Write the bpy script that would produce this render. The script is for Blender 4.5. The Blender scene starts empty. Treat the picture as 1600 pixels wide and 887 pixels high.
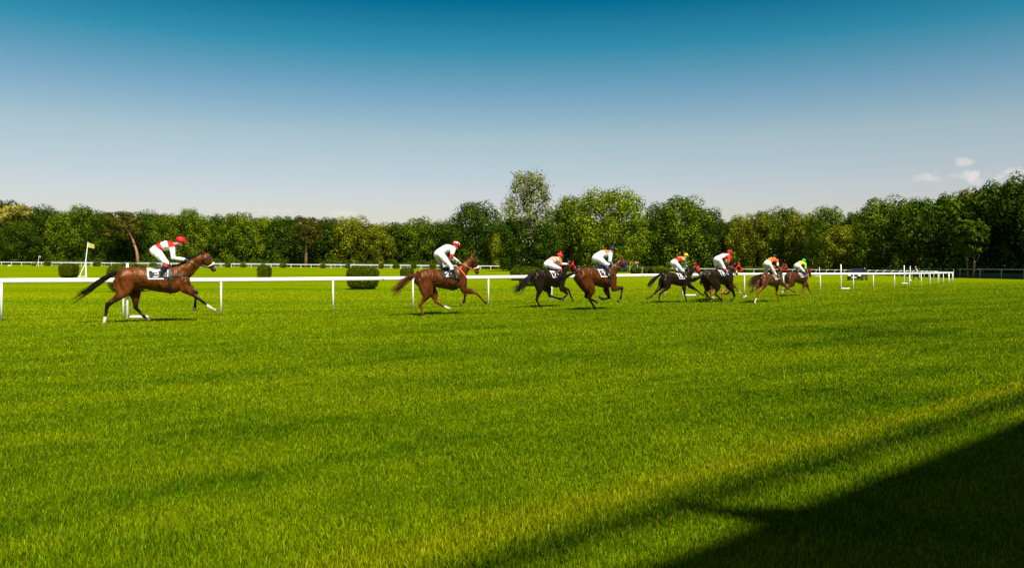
import bpy, bmesh, math, random
import numpy as np
from mathutils import Vector, Matrix
from mathutils.bvhtree import BVHTree

R = math.radians
PI = math.pi
SC = bpy.context.scene
COL = SC.collection
random.seed(7)
RNG = np.random.default_rng(11)

# ------------------------------------------------------------------ camera
F, HZ, CAMH = 1244.0, 421.0, 1.45          # focal length in photo pixels, horizon row, eye height
cam = bpy.data.cameras.new('camera')
camo = bpy.data.objects.new('camera', cam); COL.objects.link(camo)
cam.sensor_width = 36.0
cam.lens = 36.0 * F / 1600.0
cam.shift_y = -(443.5 - HZ) / 1600.0
cam.clip_start = 0.05; cam.clip_end = 9000
camo.location = (0, 0, CAMH); camo.rotation_euler = (R(90), 0, 0)
SC.camera = camo
SC.render.resolution_x = 1024; SC.render.resolution_y = 567

# ------------------------------------------------------------------ light, sky, exposure
SUN_EL = 53.0
SUN_H = Vector((0.42, -0.907, 0)).normalized()      # towards the sun, on the ground
SUN_V = Vector((SUN_H.x * math.cos(R(SUN_EL)), SUN_H.y * math.cos(R(SUN_EL)), math.sin(R(SUN_EL))))
sun = bpy.data.lights.new('sun', 'SUN'); sun.energy = 4.6; sun.angle = R(0.7); sun.color = (1.0, 0.93, 0.82)
suno = bpy.data.objects.new('sun', sun); COL.objects.link(suno)
suno.rotation_euler = SUN_V.to_track_quat('Z', 'Y').to_euler()
suno.location = (30, -60, 80)

SC.view_settings.view_transform = 'Standard'; SC.view_settings.look = 'None'
SC.view_settings.exposure = 0.9; SC.view_settings.gamma = 1.0
SC.view_settings.use_curve_mapping = False

W = bpy.data.worlds.new('World'); SC.world = W; W.use_nodes = True
wn = W.node_tree; wn.nodes.clear()
def N(nt, typ, **kw):
    n = nt.nodes.new(typ)
    for k, v in kw.items(): setattr(n, k, v)
    return n
def L(nt, a, b): nt.links.new(a, b)
def ramp(nt, fac, stops, interp='LINEAR'):
    n = N(nt, 'ShaderNodeValToRGB'); n.color_ramp.interpolation = interp
    el = n.color_ramp.elements
    while len(el) > 1: el.remove(el[-1])
    el[0].position = stops[0][0]; el[0].color = (*stops[0][1], 1)
    for p, c in stops[1:]:
        e = el.new(p); e.color = (*c, 1)
    L(nt, fac, n.inputs[0]); return n.outputs[0]
def mth(nt, op, a, b=None, c=None, clamp=False):
    n = N(nt, 'ShaderNodeMath', operation=op); n.use_clamp = clamp
    for i, v in enumerate((a, b, c)):
        if v is None: continue
        if isinstance(v, (int, float)): n.inputs[i].default_value = v
        else: L(nt, v, n.inputs[i])
    return n.outputs[0]
def mix(nt, fac, a, b, blend='MIX'):
    n = N(nt, 'ShaderNodeMix', data_type='RGBA', blend_type=blend)
    for s, v in ((n.inputs[0], fac), (n.inputs[6], a), (n.inputs[7], b)):
        if isinstance(v, (int, float)): s.default_value = v
        elif isinstance(v, tuple): s.default_value = (*v, 1)
        else: L(nt, v, s)
    return n.outputs[2]
def noise(nt, vec, scale, detail=4, rough=0.55, dist=0.0, out=0):
    n = N(nt, 'ShaderNodeTexNoise'); n.inputs['Scale'].default_value = scale
    n.inputs['Detail'].default_value = detail; n.inputs['Roughness'].default_value = rough
    n.inputs['Distortion'].default_value = dist
    if vec is not None: L(nt, vec, n.inputs['Vector'])
    return n.outputs[out]

sky = N(wn, 'ShaderNodeTexSky', sky_type='NISHITA')
sky.sun_disc = False; sky.sun_elevation = R(SUN_EL)
sky.sun_rotation = math.atan2(SUN_H.x, SUN_H.y)
sky.air_density = 1.0; sky.dust_density = 1.0; sky.ozone_density = 2.0
tc = N(wn, 'ShaderNodeTexCoord')
sep = N(wn, 'ShaderNodeSeparateXYZ'); L(wn, tc.outputs['Generated'], sep.inputs[0])
elv = mth(wn, 'ARCTANGENT', mth(wn, 'DIVIDE', sep.outputs[2],
      mth(wn, 'SQRT', mth(wn, 'ADD', mth(wn, 'MULTIPLY', sep.outputs[0], sep.outputs[0]),
                          mth(wn, 'MULTIPLY', sep.outputs[1], sep.outputs[1])))))
e20 = mth(wn, 'DIVIDE', elv, R(25), clamp=True)
# polariser-deep blue overhead fading to a pale horizon: per-elevation tint over the physical sky
SKYK = [(0.0, (0.72, 0.57, 0.49)), (0.18, (0.77, 0.625, 0.565)), (0.222, (0.77, 0.628, 0.575)), (0.37, (0.71, 0.655, 0.54)),
        (0.49, (0.43, 0.566, 0.53)), (0.62, (0.095, 0.475, 0.46)), (0.74, (0.004, 0.315, 0.365)), (0.80, (0.02, 0.30, 0.34)), (1.0, (0.36, 0.40, 0.32))]
skc = mix(wn, 1.0, sky.outputs[0], ramp(wn, e20, SKYK), 'MULTIPLY')
azi = mth(wn, 'ARCTAN2', sep.outputs[0], sep.outputs[1])
def cloud(px, py, wx, wy, amt, seed):
    ca = math.atan((px - 800) / F); ce = math.atan((HZ - py) / F * math.cos(ca))
    dx = mth(wn, 'DIVIDE', mth(wn, 'SUBTRACT', azi, ca), wx / F)
    dy = mth(wn, 'DIVIDE', mth(wn, 'SUBTRACT', elv, ce), wy / F)
    d2 = mth(wn, 'SQRT', mth(wn, 'ADD', mth(wn, 'MULTIPLY', dx, dx), mth(wn, 'MULTIPLY', dy, dy)))
    return mth(wn, 'MULTIPLY', mth(wn, 'MULTIPLY', mth(wn, 'ADD', mth(wn, 'SUBTRACT', 1.0, d2),
               mth(wn, 'MULTIPLY', mth(wn, 'SUBTRACT', CN, 0.5), 5.0)), 1.1, clamp=True), amt)
CN = noise(wn, tc.outputs['Generated'], 60, 6, 0.6)
cl = None
for a in ((1455, 279, 26, 6, .6, 1), (1503, 254, 17, 7, .6, 2), (1519, 273, 36, 10, .95, 3), (1604, 268, 18, 10, .8, 4),
          (536, 333, 24, 6, .5, 5), (428, 329, 26, 5, .35, 6), (372, 330, 22, 5, .3, 7)):
    c = cloud(*a); cl = c if cl is None else mth(wn, 'MAXIMUM', cl, c)
skc = mix(wn, mth(wn, 'MULTIPLY', cl, .50), skc, (5.7, 4.9, 4.5))
bg = N(wn, 'ShaderNodeBackground'); bg.inputs[1].default_value = 0.10
L(wn, skc, bg.inputs[0])
wo = N(wn, 'ShaderNodeOutputWorld'); L(wn, bg.outputs[0], wo.inputs[0])

# ------------------------------------------------------------------ helpers
def terrain(x, y):
    a = x / max(y, 1.0); a = max(-0.8, min(0.8, a))
    zi = 1.7 - 2.5 * a
    zi = 0.5 * (zi + math.sqrt(zi * zi + 0.02))
    return min(zi, 3.7) * max(0.0, min(1.13, (y - 40) / 270.0))
def on(px, d):                       # a ground point seen in column px at depth d
    x = (px - 800) / F * d
    return Vector((x, d, terrain(x, d)))
def ground(px, py):                  # the ground point seen at a photo pixel
    a = (px - 800) / F; d = 3.0
    while d < 335:
        if HZ - F * (terrain(a * d, d) - CAMH) / d <= py: break
        d *= 1.002
    return Vector((a * d, d, terrain(a * d, d)))
def zat(py, d): return CAMH - (py - HZ) * d / F

MATS = {}
def mat(name, col, rough=0.6, var=0.12, scale=8.0, metallic=0.0, spec=0.4, attr=None, trans=0.0, emit=None, coat=0.0):
    if name in MATS: return MATS[name]
    m = bpy.data.materials.new(name); m.use_nodes = True; nt = m.node_tree
    b = nt.nodes['Principled BSDF']
    t = N(nt, 'ShaderNodeTexCoord')
    nz = noise(nt, t.outputs['Object'], scale, 5, 0.6)
    k = mth(nt, 'ADD', mth(nt, 'MULTIPLY', mth(nt, 'SUBTRACT', nz, 0.5), 2 * var * 1.6), 1.0)
    if attr:
        at = N(nt, 'ShaderNodeAttribute'); at.attribute_name = attr; base = at.outputs['Color']
    else: base = tuple(col)
    v = N(nt, 'ShaderNodeCombineXYZ'); L(nt, k, v.inputs[0]); L(nt, k, v.inputs[1]); L(nt, k, v.inputs[2])
    c = mix(nt, 1.0, base, v.outputs[0], 'MULTIPLY')
    L(nt, c, b.inputs['Base Color'])
    b.inputs['Roughness'].default_value = rough; b.inputs['Metallic'].default_value = metallic
    b.inputs['Specular IOR Level'].default_value = spec
    if coat: b.inputs['Coat Weight'].default_value = coat; b.inputs['Coat Roughness'].default_value = 0.15
    MATS[name] = m; return m

def tag(o, label=None, cat=None, group=None, kind=None):
    if label: o['label'] = label
    if cat: o['category'] = cat
    if group: o['group'] = group
    if kind: o['kind'] = kind
    return o
def link(name, me, m=None, parent=None, loc=None, smooth=False):
    o = bpy.data.objects.new(name, me); COL.objects.link(o)
    if m is not None:
        me.materials.clear(); me.materials.append(m)
    if parent is not None: o.parent = parent
    if loc is not None: o.location = loc
    if smooth and me is not None:
        me.polygons.foreach_set('use_smooth', [True] * len(me.polygons))
    return o
def empty(name, loc, rz=0.0):
    o = bpy.data.objects.new(name, None); COL.objects.link(o); o.location = loc; o.rotation_euler = (0, 0, rz)
    o.empty_display_size = 0.3; return o
def bobj(name, bm, m, parent=None, loc=None, smooth=False):
    me = bpy.data.meshes.new(name); bm.normal_update(); bm.to_mesh(me); bm.free()
    return link(name, me, m, parent, loc, smooth)
def box(bm, c, s, rz=0.0, taper=1.0, mi=0, bevel=0.0):
    M = Matrix.Translation(Vector(c)) @ Matrix.Rotation(rz, 4, 'Z')
    r = bmesh.ops.create_cube(bm, size=1.0)
    for v in r['verts']:
        k = taper if v.co.z > 0 else 1.0
        v.co = M @ Vector((v.co.x * s[0] * k, v.co.y * s[1] * k, v.co.z * s[2]))
    fs = set(f for v in r['verts'] for f in v.link_faces)
    for f in fs: f.material_index = mi
    if bevel:
        es = set(e for v in r['verts'] for e in v.link_edges)
        bmesh.ops.bevel(bm, geom=list(es), offset=bevel, segments=2, affect='EDGES')
def tube(bm, pts, seg=12, lat=Vector((0, 1, 0)), cap=0.55):
    """pts: (position, in-plane radius, lateral radius). Rounded ends."""
    P = [(Vector(p), a, b) for p, a, b in pts]
    n = len(P); rings = []
    for i, (p, a, b) in enumerate(P):
        d = (P[min(i + 1, n - 1)][0] - P[max(i - 1, 0)][0])
        if d.length < 1e-6: d = Vector((1, 0, 0))
        d.normalize()
        l = lat - d * d.dot(lat)
        if l.length < 0.15: l = Vector((0, 0, 1)) - d * d.z
        l.normalize(); u = d.cross(l)
        if i == 0 and cap:
            for s, o in ((0.55, -0.8 * cap * a), (0.85, -0.45 * cap * a)):
                rings.append([p + d * o + u * a * s * math.cos(t) + l * b * s * math.sin(t) for t in [2 * PI * k / seg for k in range(seg)]])
        rings.append([p + u * a * math.cos(t) + l * b * math.sin(t) for t in [2 * PI * k / seg for k in range(seg)]])
        if i == n - 1 and cap:
            for s, o in ((0.85, 0.45 * cap * a), (0.55, 0.8 * cap * a)):
                rings.append([p + d * o + u * a * s * math.cos(t) + l * b * s * math.sin(t) for t in [2 * PI * k / seg for k in range(seg)]])
    vs = [[bm.verts.new(c) for c in r] for r in rings]
    for i in range(len(vs) - 1):
        for k in range(seg):
            bm.faces.new((vs[i][k], vs[i][(k + 1) % seg], vs[i + 1][(k + 1) % seg], vs[i + 1][k]))
    bm.faces.new(vs[0][::-1]); bm.faces.new(vs[-1])
def ellip(bm, c, r, rot=None, sub=2):
    q = bmesh.ops.create_icosphere(bm, subdivisions=sub, radius=1.0)
    M = Matrix.Translation(Vector(c)) @ (rot.to_4x4() if rot else Matrix()) @ Matrix.Diagonal((*r, 1))
    for v in q['verts']: v.co = M @ v.co
    return q['verts']
def fuse(bm, voxel, smooth=2):
    me = bpy.data.meshes.new('tmp'); bmesh.ops.recalc_face_normals(bm, faces=bm.faces); bm.to_mesh(me); bm.free()
    o = bpy.data.objects.new('tmp', me); COL.objects.link(o)
    r = o.modifiers.new('r', 'REMESH'); r.mode = 'VOXEL'; r.voxel_size = voxel; r.adaptivity = 0
    if smooth:
        s = o.modifiers.new('s', 'SMOOTH'); s.iterations = smooth; s.factor = 0.5
    dg = bpy.context.evaluated_depsgraph_get(); dg.update()
    out = bpy.data.meshes.new_from_object(o.evaluated_get(dg))
    bpy.data.objects.remove(o); bpy.data.meshes.remove(me)
    return out
def vcoords(me):
    a = np.empty(len(me.vertices) * 3, np.float32); me.vertices.foreach_get('co', a); return a.reshape(-1, 3)
def set_cols(me, name, cols):
    at = me.color_attributes.new(name, 'FLOAT_COLOR', 'POINT')
    c = np.ones((len(me.vertices), 4), np.float32); c[:, :3] = cols; at.data.foreach_set('color', c.ravel())
def seg_near(P, segs):
    """index of nearest tapered capsule and parameter along it"""
    best = np.full(len(P), 1e9); idx = np.zeros(len(P), int); tt = np.zeros(len(P))
    for i, (A, B, ra, rb) in enumerate(segs):
        A = np.array(A); B = np.array(B); d = B - A; q = max(1e-9, d @ d)
        t = np.clip(((P - A) @ d) / q, 0, 1)
        dist = np.linalg.norm(P - (A + t[:, None] * d), axis=1) / (ra + (rb - ra) * t)
        m = dist < best; best[m] = dist[m]; idx[m] = i; tt[m] = t[m]
    return idx, tt
def mesh_np(name, V, faces_flat, nper):
    me = bpy.data.meshes.new(name)
    nf = len(faces_flat) // nper
    me.vertices.add(len(V)); me.vertices.foreach_set('co', np.asarray(V, np.float32).ravel())
    me.loops.add(nf * nper); me.loops.foreach_set('vertex_index', np.asarray(faces_flat, np.int32))
    me.polygons.add(nf); me.polygons.foreach_set('loop_start', np.arange(0, nf * nper, nper, dtype=np.int32))
    me.update(calc_edges=True); me.validate(); return me

# ------------------------------------------------------------------ ground and grass
def grass_nodes(nt, blade):
    t = N(nt, 'ShaderNodeTexCoord'); P = t.outputs['Object']
    s = N(nt, 'ShaderNodeSeparateXYZ'); L(nt, P, s.inputs[0])
    X, Y = s.outputs[0], s.outputs[1]
    across = mth(nt, 'ADD', mth(nt, 'MULTIPLY', X, -0.65), mth(nt, 'MULTIPLY', Y, 0.76))
    along = mth(nt, 'ADD', mth(nt, 'MULTIPLY', X, 0.76), mth(nt, 'MULTIPLY', Y, 0.65))
    wob = noise(nt, P, 0.9, 4, 0.6)
    ac2 = mth(nt, 'ADD', across, mth(nt, 'MULTIPLY', mth(nt, 'SUBTRACT', wob, 0.5), 0.35))
    cv0 = N(nt, 'ShaderNodeCombineXYZ'); L(nt, mth(nt, 'MULTIPLY', X, 0.45), cv0.inputs[0]); L(nt, Y, cv0.inputs[1])
    n1 = noise(nt, cv0.outputs[0], 0.42, 5, 0.62)          # patches a few metres across
    n2 = noise(nt, P, 2.6, 4, 0.65)           # tufts
    cv = N(nt, 'ShaderNodeCombineXYZ'); L(nt, mth(nt, 'MULTIPLY', along, 0.10), cv.inputs[0]); L(nt, mth(nt, 'MULTIPLY', across, 1.0), cv.inputs[1])
    n3 = noise(nt, cv.outputs[0], 0.8, 4, 0.6)    # bands along the course
    cv2 = N(nt, 'ShaderNodeCombineXYZ'); L(nt, mth(nt, 'MULTIPLY', X, 0.02), cv2.inputs[0]); L(nt, mth(nt, 'MULTIPLY', Y, 0.16), cv2.inputs[1])
    n4a = noise(nt, cv2.outputs[0], 1.0, 5, 0.6)
    n4 = mth(nt, 'ADD', mth(nt, 'MULTIPLY', n4a, .72), mth(nt, 'MULTIPLY', noise(nt, P, 0.55, 5, .7), .28))   # long dry streaks of the infield
    f = mth(nt, 'ADD', mth(nt, 'MULTIPLY', n1, 1.0), mth(nt, 'ADD', mth(nt, 'MULTIPLY', n2, 0.5), mth(nt, 'MULTIPLY', n3, 1.1)))
    f = mth(nt, 'MULTIPLY', mth(nt, 'SUBTRACT', f, 0.88), 1.75, clamp=True)
    DG, MG, YG = (0.024, 0.064, 0.0003), (0.084, 0.166, 0.0004), (0.185, 0.262, 0.0006)
    c = ramp(nt, f, [(0.0, DG), (0.42, MG), (1.0, YG)])
    # worn yellow strip and the lush strip beside it
    def band(c0, w):
        d = mth(nt, 'ABSOLUTE', mth(nt, 'SUBTRACT', ac2, c0))
        return mth(nt, 'SUBTRACT', 1.0, mth(nt, 'DIVIDE', d, w), clamp=True)
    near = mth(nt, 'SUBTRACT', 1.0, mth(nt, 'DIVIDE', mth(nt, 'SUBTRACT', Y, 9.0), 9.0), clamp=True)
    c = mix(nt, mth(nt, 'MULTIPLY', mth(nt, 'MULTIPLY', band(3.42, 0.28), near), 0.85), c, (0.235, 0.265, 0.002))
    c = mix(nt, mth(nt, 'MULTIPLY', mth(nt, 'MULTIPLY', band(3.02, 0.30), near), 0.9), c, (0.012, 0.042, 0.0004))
    # infield is drier, yellower
    far = mth(nt, 'DIVIDE', mth(nt, 'SUBTRACT', across, 9.0), 24.0, clamp=True)
    dry = ramp(nt, n4, [(0.32, (0.080, 0.150, 0.0006)), (0.44, (0.130, 0.195, 0.0006)), (0.54, (0.170, 0.220, 0.0006)), (0.66, (0.215, 0.225, 0.001)), (0.78, (0.32, 0.26, 0.02))])
    c = mix(nt, mth(nt, 'MULTIPLY', far, 0.92), c, dry)
    if not blade:      # blade self-shade put into the ground colour, fading out across the infield
        lg = mth(nt, 'ADD', 0.60, mth(nt, 'MULTIPLY', mth(nt, 'DIVIDE', mth(nt, 'SUBTRACT', across, 12.0), 34.0, clamp=True), 0.42))
        v = N(nt, 'ShaderNodeCombineXYZ'); [L(nt, lg, v.inputs[i]) for i in range(3)]
        c = mix(nt, 1.0, c, v.outputs[0], 'MULTIPLY')
    if blade:
        a = N(nt, 'ShaderNodeAttribute'); a.attribute_name = 'tint'
        sp = N(nt, 'ShaderNodeSeparateColor'); L(nt, a.outputs['Color'], sp.inputs[0])
        k = mth(nt, 'ADD', 0.50, mth(nt, 'MULTIPLY', mth(nt, 'POWER', sp.outputs[0], 1.6), 1.25))
        k = mth(nt, 'MULTIPLY', k, mth(nt, 'ADD', 1.0, mth(nt, 'MULTIPLY', far, 0.55)))  # blade colour lightened towards the infield to offset the blades' self-shade
        v = N(nt, 'ShaderNodeCombineXYZ'); [L(nt, k, v.inputs[i]) for i in range(3)]
        c = mix(nt, 1.0, c, v.outputs[0], 'MULTIPLY')
        c = mix(nt, mth(nt, 'MULTIPLY', sp.outputs[1], 0.8), c, (0.30, 0.27, 0.01))
    return c, P
gm = bpy.data.materials.new('turf_soil'); gm.use_nodes = True
c, P = grass_nodes(gm.node_tree, False)
b = gm.node_tree.nodes['Principled BSDF']
nf = noise(gm.node_tree, P, 22.0, 3, 0.7)
kk = ramp(gm.node_tree, nf, [(0.3, (0.60, 0.60, 0.60)), (0.7, (1.08, 1.08, 1.08))])
L(gm.node_tree, mix(gm.node_tree, 1.0, c, kk, 'MULTIPLY'), b.inputs['Base Color'])
b.inputs['Roughness'].default_value = 1.0; b.inputs['Specular IOR Level'].default_value = 0.0
bp = N(gm.node_tree, 'ShaderNodeBump'); bp.inputs['Strength'].default_value = 0.6; bp.inputs['Distance'].default_value = 0.05
L(gm.node_tree, noise(gm.node_tree, P, 9.0, 5, 0.7), bp.inputs['Height']); L(gm.node_tree, bp.outputs[0], b.inputs['Normal'])

ys = [-400, -150, -60, -20, 0] + [2.0 * 1.055 ** i for i in range(1, 140)]
ys = [y for y in ys if y < 3800] + [4000]
As = [-3.0, -2.0, -1.4] + list(np.linspace(-1.0, 1.0, 61)) + [1.4, 2.0, 3.0]
V = []; Fc = []
for y in ys:
    w = max(y, 0) + 160.0
    for a in As:
        x = a * w; V.append((x, y, terrain(x, y)))
na = len(As)
for i in range(len(ys) - 1):
    for j in range(na - 1):
        k = i * na + j; Fc += [k, k + 1, k + na + 1, k + na]
me = mesh_np('turf', V, Fc, 4)
o = link('turf_ground', me, gm, smooth=True); tag(o, kind='structure')

def grass_blades():
    m = bpy.data.materials.new('grass_blade'); m.use_nodes = True; nt = m.node_tree
    c, P = grass_nodes(nt, True)
    b = nt.nodes['Principled BSDF']; out = nt.nodes['Material Output']
    L(nt, c, b.inputs['Base Color']); b.inputs['Roughness'].default_value = 0.5
    b.inputs['Specular IOR Level'].default_value = 0.05
    tr = N(nt, 'ShaderNodeBsdfTranslucent'); L(nt, mix(nt, 1.0, c, (1.1, 1.0, 0.5), 'MULTIPLY'), tr.inputs[0])
    ms = N(nt, 'ShaderNodeMixShader'); ms.inputs[0].default_value = 0.35
    L(nt, b.outputs[0], ms.inputs[1]); L(nt, tr.outputs[0], ms.inputs[2]); L(nt, ms.outputs[0], out.inputs[0])
    # density falls with distance, blades there drawn broader
    ds = []; d = 2.9
    while d < 95:
        step = d * 0.04; rho = 7600 * min(1.0, (4.6 / d)) ** 1.55
        width = 1.30 * d + 9.0
        n = int(rho * width * step); ds.append((n, d, step, width)); d += step
    xs = []; yy = []
    for n, d, st, wd in ds:
        y = RNG.uniform(d, d + st, n); xs.append(RNG.uniform(-0.5, 0.5, n) * wd); yy.append(y)
    x = np.concatenate(xs); y = np.concatenate(yy)
    # gather into tufts
    n = len(x)
    x += RNG.normal(0, .01, n)
    acr = -0.65 * x + 0.76 * y
    keep = ~((y > 55) & (RNG.random(n) < (y - 55) / 40)); keep &= ~(RNG.random(n) < np.clip((acr - 17) / 40, 0, .96)); x = x[keep]; y = y[keep]; n = len(x)
    z = np.zeros(n); far = y > 39
    z[far] = [terrain(a, b) for a, b in zip(x[far], y[far])]
    ph = np.sin(x * 3.1 + 2 * np.sin(y * 1.7)) * np.cos(y * 2.7 + 1.5 * np.sin(x * 2.3))
    h = (0.032 + 0.009 * ph) * RNG.uniform(0.55, 1.35, n) * (1 + 0.004 * y)
    tall = RNG.random(n) < 0.004; h[tall] *= 1.7
    w = 0.0025 * np.maximum(1, y / 5) ** 0.82 * RNG.uniform(0.7, 1.4, n)
    az = RNG.uniform(0, 2 * PI, n); lean = np.abs(RNG.normal(0.30, 0.28, n)) * h
    la = az + RNG.normal(0, 1.2, n)
    dx = np.cos(az) * w; dy = np.sin(az) * w
    bx = np.cos(la) * lean; by = np.sin(la) * lean
    V = np.empty((n, 5, 3), np.float32)
    V[:, 0] = np.stack([x - dx, y - dy, z - .004], 1); V[:, 1] = np.stack([x + dx, y + dy, z - .004], 1)
    V[:, 2] = np.stack([x + dx * .8 + bx * .35, y + dy * .8 + by * .35, z + h * .6], 1)
    V[:, 3] = np.stack([x - dx * .8 + bx * .35, y - dy * .8 + by * .35, z + h * .6], 1)
    V[:, 4] = np.stack([x + bx, y + by, z + h * .97], 1)
    base = (np.arange(n) * 5)[:, None]
    F3 = np.concatenate([base + np.array([[0, 1, 2]]), base + np.array([[0, 2, 3]]), base + np.array([[3, 2, 4]])], 1).ravel()
    me = bpy.data.meshes.new('grass')
    me.vertices.add(n * 5); me.vertices.foreach_set('co', V.ravel())
    nf = n * 3; me.loops.add(nf * 3); me.loops.foreach_set('vertex_index', F3.astype(np.int32))
    me.polygons.add(nf); me.polygons.foreach_set('loop_start', np.arange(0, nf * 3, 3, dtype=np.int32))
    me.update(calc_edges=True)
    cols = np.ones((n, 5, 4), np.float32)
    r = RNG.random(n).astype(np.float32)
    dryb = (RNG.random(n) < 0.12).astype(np.float32) * RNG.random(n)
    cols[:, :, 0] = r[:, None]; cols[:, :, 1] = dryb[:, None]; cols[:, :, 2] = 0
    at = me.color_attributes.new('tint', 'FLOAT_COLOR', 'POINT'); at.data.foreach_set('color', cols.ravel())
    print('blades', n)
    o = link('grass', me, m); tag(o, 'green turf grass of the course, each blade standing, with dry yellow blades mixed in', 'grass', kind='stuff')
grass_blades()

# ------------------------------------------------------------------ stand behind the camera (throws the big shadow)
def grandstand():
    D = -SUN_H; off = 12.0 / math.tan(R(SUN_EL))
    e = Vector((4.34, 3.84, 0)).normalized(); nback = Vector((e.y, -e.x, 0))
    p0 = Vector((0.62, 3.87, 0)) - D * off
    root = empty('grandstand', p0 + nback * 7 , math.atan2(e.y, e.x))
    tag(root, 'tall flat-roofed spectator stand beside the course whose shadow covers the right foreground', 'grandstand')
    # local: x along the course, y towards the course (+), building extends to -y
    conc = mat('stand_concrete', (0.30, 0.29, 0.27), 0.9); steel = mat('stand_steel', (0.35, 0.36, 0.37), 0.5)
    F0 = 7.0; X0, X1 = -16.0, 70.0
    bm = bmesh.new(); box(bm, ((X0 + X1) / 2, F0 - 8, 11.8), (X1 - X0, 16, 0.4)); bobj('roof', bm, steel, root)
    bm = bmesh.new(); box(bm, ((X0 + X1) / 2, F0 - 15.8, 5.8), (X1 - X0, 0.3, 11.59)); bobj('wall', bm, conc, root)
    for xx in (X0 + 0.2, X1 - 0.2):
        bm = bmesh.new(); box(bm, (xx, F0 - 9.5, 5.8), (0.3, 12.2, 11.59)); bobj('wall', bm, conc, root)
    bm = bmesh.new()
    for i in range(12): box(bm, ((X0 + X1) / 2, F0 - 4.5 - i * 0.9, 0.25 + i * 0.2), (X1 - X0 - 1, 0.88, 0.5 + i * 0.4))
    bobj('terrace', bm, conc, root)
    for i in range(8):
        bm = bmesh.new(); box(bm, (X0 + 3 + i * 11.3, F0 - 6.0, 5.8), (0.3, 0.3, 11.59)); bobj('column', bm, steel, root)
    # unseen shape added off the roof edge to cast the dark tongue of shade
    inv = (Matrix.Translation(root.location) @ Matrix.Rotation(root.rotation_euler.z, 4, 'Z')).inverted()
    def up(px, py):
        d = CAMH * F / (py - HZ); return inv @ (Vector(((px - 800) / F * d, d, 11.9)) - D * off)
    bm = bmesh.new(); tube(bm, [(up(1270, 806), .17, .22), (up(1205, 803), .15, .20), (up(1150, 799), .11, .14), (up(1100, 793), .06, .08), (up(1055, 786), .03, .04), (up(1025, 782), .015, .02)], 8, lat=Vector((.0, 1, 0)))
    bobj('shade_caster', bm, mat('shade_caster_red', (.5, .1, .1), .8), root)
grandstand()

# ------------------------------------------------------------------ rails
WHITE = mat('white_paint', (0.78, 0.78, 0.76), 0.45, 0.14, 2.2)
WHITEOLD = mat('white_paint_worn', (0.62, 0.63, 0.60), 0.6, 0.12, 5.0)
def sweep(bm, pts, hh, hw, seg=10):
    n = len(pts); vs = []
    for i, p in enumerate(pts):
        d = (pts[min(i + 1, n - 1)] - pts[max(i - 1, 0)]); d.z = 0; d.normalize()
        s = Vector((-d.y, d.x, 0))
        vs.append([bm.verts.new(p + s * hw * math.cos(2 * PI * k / seg) + Vector((0, 0, hh * math.sin(2 * PI * k / seg)))) for k in range(seg)])
    for i in range(n - 1):
        for k in range(seg): bm.faces.new((vs[i][k], vs[i][(k + 1) % seg], vs[i + 1][(k + 1) % seg], vs[i + 1][k]))
    bm.faces.new(vs[0][::-1]); bm.faces.new(vs[-1])
def catmull(pts, sub=5):
    out = []
    for i in range(len(pts) - 1):
        p0 = pts[max(i - 1, 0)]; p1 = pts[i]; p2 = pts[i + 1]; p3 = pts[min(i + 2, len(pts) - 1)]
        for k in range(sub):
            t = k / sub
            out.append(0.5 * ((2 * p1) + (p2 - p0) * t + (2 * p0 - 5 * p1 + 4 * p2 - p3) * t * t + (3 * p1 - p0 - 3 * p2 + p3) * t ** 3))
    out.append(pts[-1]); return out
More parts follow.
